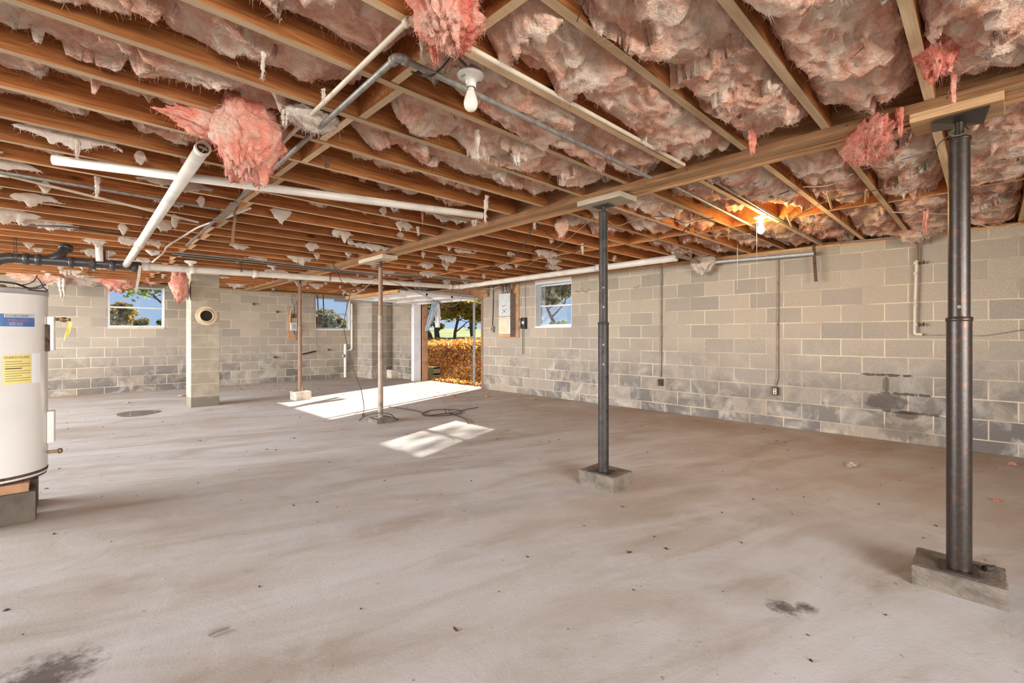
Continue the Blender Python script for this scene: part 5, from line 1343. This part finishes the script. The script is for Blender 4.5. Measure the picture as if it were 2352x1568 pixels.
k = NT('meadow'); g_ = k.tc.outputs['Object']
c_ = k.ramp(k.noise(g_, .22, 6, .6), [(.35, (.15,.21,.03)), (.5, (.23,.27,.05)), (.62, (.34,.32,.10)), (.75, (.20,.28,.04))])
sp_ = k.n('ShaderNodeSeparateXYZ'); k.l(g_, sp_.inputs[0])
c_ = k.mix(k.math('MULTIPLY', k.ramp(k.noise(g_, 14, 4, .7), [(.4, 0.0), (.7, 1.0)]), .5), c_, (.16,.15,.03))
dd_ = k.n('ShaderNodeVectorMath'); dd_.operation = 'DISTANCE'; k.l(g_, dd_.inputs[0]); dd_.inputs[1].default_value = (8.5, 9.5, .5)
c_ = k.mix(k.ramp(k.math('DIVIDE', k.math('ADD', dd_.outputs['Value'], k.noise(g_, 2, 3)), 10.0), [(.5, 1.0), (.75, 0.0)]), c_, (.22,.09,.025))
k.col(c_); k.si(k.p, Roughness=1.0); k.bump(k.noise(g_, 9, 4, .7), .7, .05)
o = link('ground', fast_mesh('ground', np.stack([XX, YY, ZZ], -1).reshape(-1, 3), F), k.m); o['kind'] = 'structure'

def leaf_mat(name, cols, sc=23, tl=.35):
    k = NT(name); g_ = k.n('ShaderNodeNewGeometry')
    vo = k.n('ShaderNodeTexVoronoi'); k.si(vo, Scale=sc); k.l(g_.outputs['Position'], vo.inputs['Vector'])
    sp_ = k.n('ShaderNodeSeparateColor'); k.l(vo.outputs['Color'], sp_.inputs[0])
    st = [(i/(len(cols)), c) for i, c in enumerate(cols)]
    r = k.n('ShaderNodeValToRGB'); r.color_ramp.interpolation = 'CONSTANT'; el_ = r.color_ramp.elements
    while len(el_) < len(st): el_.new(.5)
    for q, (p, c) in zip(el_, st): q.position = p; q.color = (*c, 1)
    k.l(sp_.outputs[0], r.inputs[0]); k.col(r.outputs[0]); k.si(k.p, Roughness=.7)
    t_ = k.n('ShaderNodeBsdfTranslucent'); k.l(r.outputs[0], t_.inputs[0]); mx = k.n('ShaderNodeMixShader'); mx.inputs[0].default_value = tl
    k.l(k.p.outputs[0], mx.inputs[1]); k.l(t_.outputs[0], mx.inputs[2]); k.l(mx.outputs[0], k.out.inputs[0]); return k.m
LM = {'litter': leaf_mat('fallen_leaves', [(.66,.20,.02), (.72,.30,.03), (.62,.18,.02), (.80,.52,.18), (.42,.15,.03), (.88,.46,.07), (.45,.38,.09), (.80,.66,.42)], 23, .55),
      'oak': leaf_mat('oak_leaves', [(.24,.22,.05), (.33,.27,.07), (.42,.27,.10), (.19,.16,.05), (.34,.34,.08), (.30,.20,.09)], 9, .5),
      'gold': leaf_mat('golden_leaves', [(.42,.24,.04), (.24,.24,.07), (.48,.30,.06), (.16,.18,.05), (.34,.16,.03), (.30,.28,.12)], 9),
      'grey': leaf_mat('grey_green_leaves', [(.20,.20,.10), (.26,.25,.13), (.32,.28,.17), (.17,.16,.09), (.30,.20,.13)], 9, .5),
      'green': leaf_mat('green_leaves', [(.20,.26,.05), (.28,.34,.07), (.36,.38,.10), (.16,.19,.05)], 5, .5)}
M['bark'] = simple('bark', (.10,.075,.055), .95, 0, .3, 12, .7)
def quads(P, size, rs, asp=.6):
    n = len(P); a = rs.normal(size=(n, 3)); a /= np.linalg.norm(a, axis=1)[:, None]; b = np.cross(a, rs.normal(size=(n, 3))); b /= np.linalg.norm(b, axis=1)[:, None]
    s_ = (size*rs.uniform(.6, 1.4, n))[:, None]
    # slightly folded leaf: four points of a rhombus
    V = np.stack([P - a*s_/2, P + b*s_*asp/2, P + a*s_/2, P - b*s_*asp/2], 1).reshape(-1, 3)
    return V, np.arange(n*4).reshape(n, 4)
rs = np.random.RandomState(21)
n = 42000; px_ = rs.uniform(6.91, 14.5, n); py_ = rs.uniform(5.2, 14.0, n)
keep = rs.uniform(size=n) < np.clip(1.5 - np.abs(py_-9.6-(px_-7)*.25)/4.5, .1, 1); px_, py_ = px_[keep], py_[keep]
hz = th(px_, py_); bushy = np.clip((px_-7.3)/1.8, 0, 1)*(.10 + .20*np.maximum(0, fbm(px_*1.3, py_*1.3, 4.0, 3)))
P = np.stack([px_, py_, hz + rs.uniform(0, 1, len(px_))*(.035 + bushy)], -1)
V, F = quads(P, .085, rs, .85)
o = link('fallen_leaves', fast_mesh('fallen_leaves', V, F, False), LM['litter']); tag(o, 'bank of orange and brown fallen leaves outside the open doorway', 'leaves', kind='stuff')
m = MB(); rb_ = random.Random(31)
for k in range(60):
    x = rb_.uniform(8.0, 11); y = rb_.uniform(7.4, 12); z = float(th(np.array(x), np.array(y))); a = rb_.uniform(0, 6.28); L = rb_.uniform(.3, .9)
    m.tube(spline([(x, y, z), (x+L*.4*math.cos(a), y+L*.4*math.sin(a), z+rb_.uniform(.1, .3)), (x+L*math.cos(a), y+L*math.sin(a), z+rb_.uniform(.0, .25))], 4), rb_.uniform(.003, .006), 5)
tag(m.build('brambles', M['twig']), 'bare bramble stems tangled in the leaf bank', 'stems', kind='stuff')
# hollow block just outside the jamb
c = onX(990, 851, 7.1); 
e = empty('cinder_block', (7.1, c.y, max(0, c.z-.1)), 'mossy hollow concrete block just outside the doorway', 'concrete block')
m = MB(); y0, y1, z0, z1, x0, x1 = c.y-.2, c.y+.2, c.z-.1, c.z+.1, 7.05, 7.25
for a in (y0, y0+.12, y0+.253, y1-.03): m.box(x0, x1, a, a+.03, z0, z1)
m.box(x0, x1, y0, y1, z0, z0+.035); m.box(x0, x1, y0, y1, z1-.035, z1)
m.build('block_shell', M['terrace'], e)
o = MB().box(-.1, .1, -.22, .22, 0, max(.05, c.z-.1)).build('concrete_block', M['terrace'], bevel=.01); o.location = (7.15, c.y, 0)
tag(o, 'solid mossy block beneath the hollow block outside', 'concrete block')

def tree(px, base_d, h, seed, leaf, nleaf, lsize, label, trunk=.12, spread=.75, depth=5, lean=(0, 0), cat='tree', grp=None, pos=None, first=.28, clear=0.0):
    rr = random.Random(seed)
    if pos is None:
        p = onD(px, HORIZON, base_d); x, y = p.x, p.y
    else: x, y = pos
    z = float(th(np.array(float(x)), np.array(float(y)))) - .1
    e = empty('tree', (x, y, z), label, cat, grp); m = MB(); tips = []
    def br(p, d, L, r, dep):
        pts = [p]; rad = [r]; q = p; dd = d
        for i in range(4):
            dd = (dd + Vector((rr.gauss(0, .13), rr.gauss(0, .13), rr.gauss(.02, .08)))).normalized(); q = q + dd*L/4; pts.append(q); rad.append(r*(1-.12*(i+1)))
            if dep <= 2 and q.z > clear: tips.append((q, L))
        m.tube(pts, r, 6 if dep < 4 else 9, caps=False, radii=rad)
        if dep == 0: return
        nb = 3 if dep > 2 else rr.choice((2, 3))
        for k in range(nb):
            a = rr.uniform(0, 6.28); t = Vector((math.cos(a), math.sin(a), rr.uniform(-.15, .45)))
            nd = (dd*(1-spread*.75) + t*spread).normalized()
            br(pts[rr.choice((2, 3, 4))] if k else q, nd, L*rr.uniform(.62, .82), rad[-1]*rr.uniform(.55, .8), dep-1)
    br(Vector((0, 0, 0)), Vector((lean[0], lean[1], 1)).normalized(), h*first, trunk, depth)
    o = m.build('trunk_and_branches', M['bark'], e, local=True)
    rs = np.random.RandomState(seed); T_ = np.array([t[0][:] for t in tips]); Ls = np.array([t[1] for t in tips])
    idx = rs.randint(0, len(T_), nleaf); P = T_[idx] + rs.normal(size=(nleaf, 3))*(Ls[idx]*.30)[:, None]
    V, F = quads(P, lsize, rs, .65); f = link('foliage', fast_mesh('foliage', V, F, False), LM[leaf], None); f.parent = e; f['kind'] = 'stuff'
    return e
tree(1046, 19, 4.6, 3, 'oak', 9000, .17, 'young oak with brown-green leaves centred in the doorway', .085, .8, first=.24)
tree(990, 23, 6.5, 5, 'oak', 8000, .18, 'leaning forked tree at the left side of the doorway', .16, .7, lean=(-.15, .2))
tree(1085, 34, 7.5, 8, 'oak', 9000, .2, 'taller oak behind the young one in the doorway', .14, .8)
tree(1005, 30, 9.0, 9, 'grey', 7000, .22, 'hazy tree farther back in the doorway', .18, .8)
tree(1282, 30, 7.4, 12, 'grey', 8500, .22, 'grey-green tree outside the right window', .15, .72, clear=.6)
tree(1235, 34, 9.0, 13, 'grey', 3500, .2, 'second tree partly hidden at the left of the right window', .15, .72)
tree(280, 19, 4.6, 15, 'gold', 9000, .17, 'golden-leaved tree outside the left window', .13, .85, first=.17)
tree(398, 22, 5.5, 16, 'green', 3500, .17, 'dark tree reaching in at the right of the left window', .16, .85)
tree(770, 30, 5.6, 17, 'grey', 8000, .20, 'spreading tree outside the second window', .12, .85, first=.18)
tree(0, 0, 10.0, 18, 'oak', 2600, .18, 'thin tree beyond the right wall that dapples the sunlight', .14, .7, pos=(19.5, 8.8))
rh = random.Random(41)
for k in range(22):
    px = 225 + k*50 + rh.uniform(-18, 18); d_ = rh.uniform(55, 75)
    tree(px, d_, rh.uniform(2.4, 3.6), 60+k, 'green' if k % 2 else 'oak', 2600, .35, 'rounded tree in the distant hedge line beyond the meadow', .2, .9, 4, grp='distant hedge trees', first=.2)
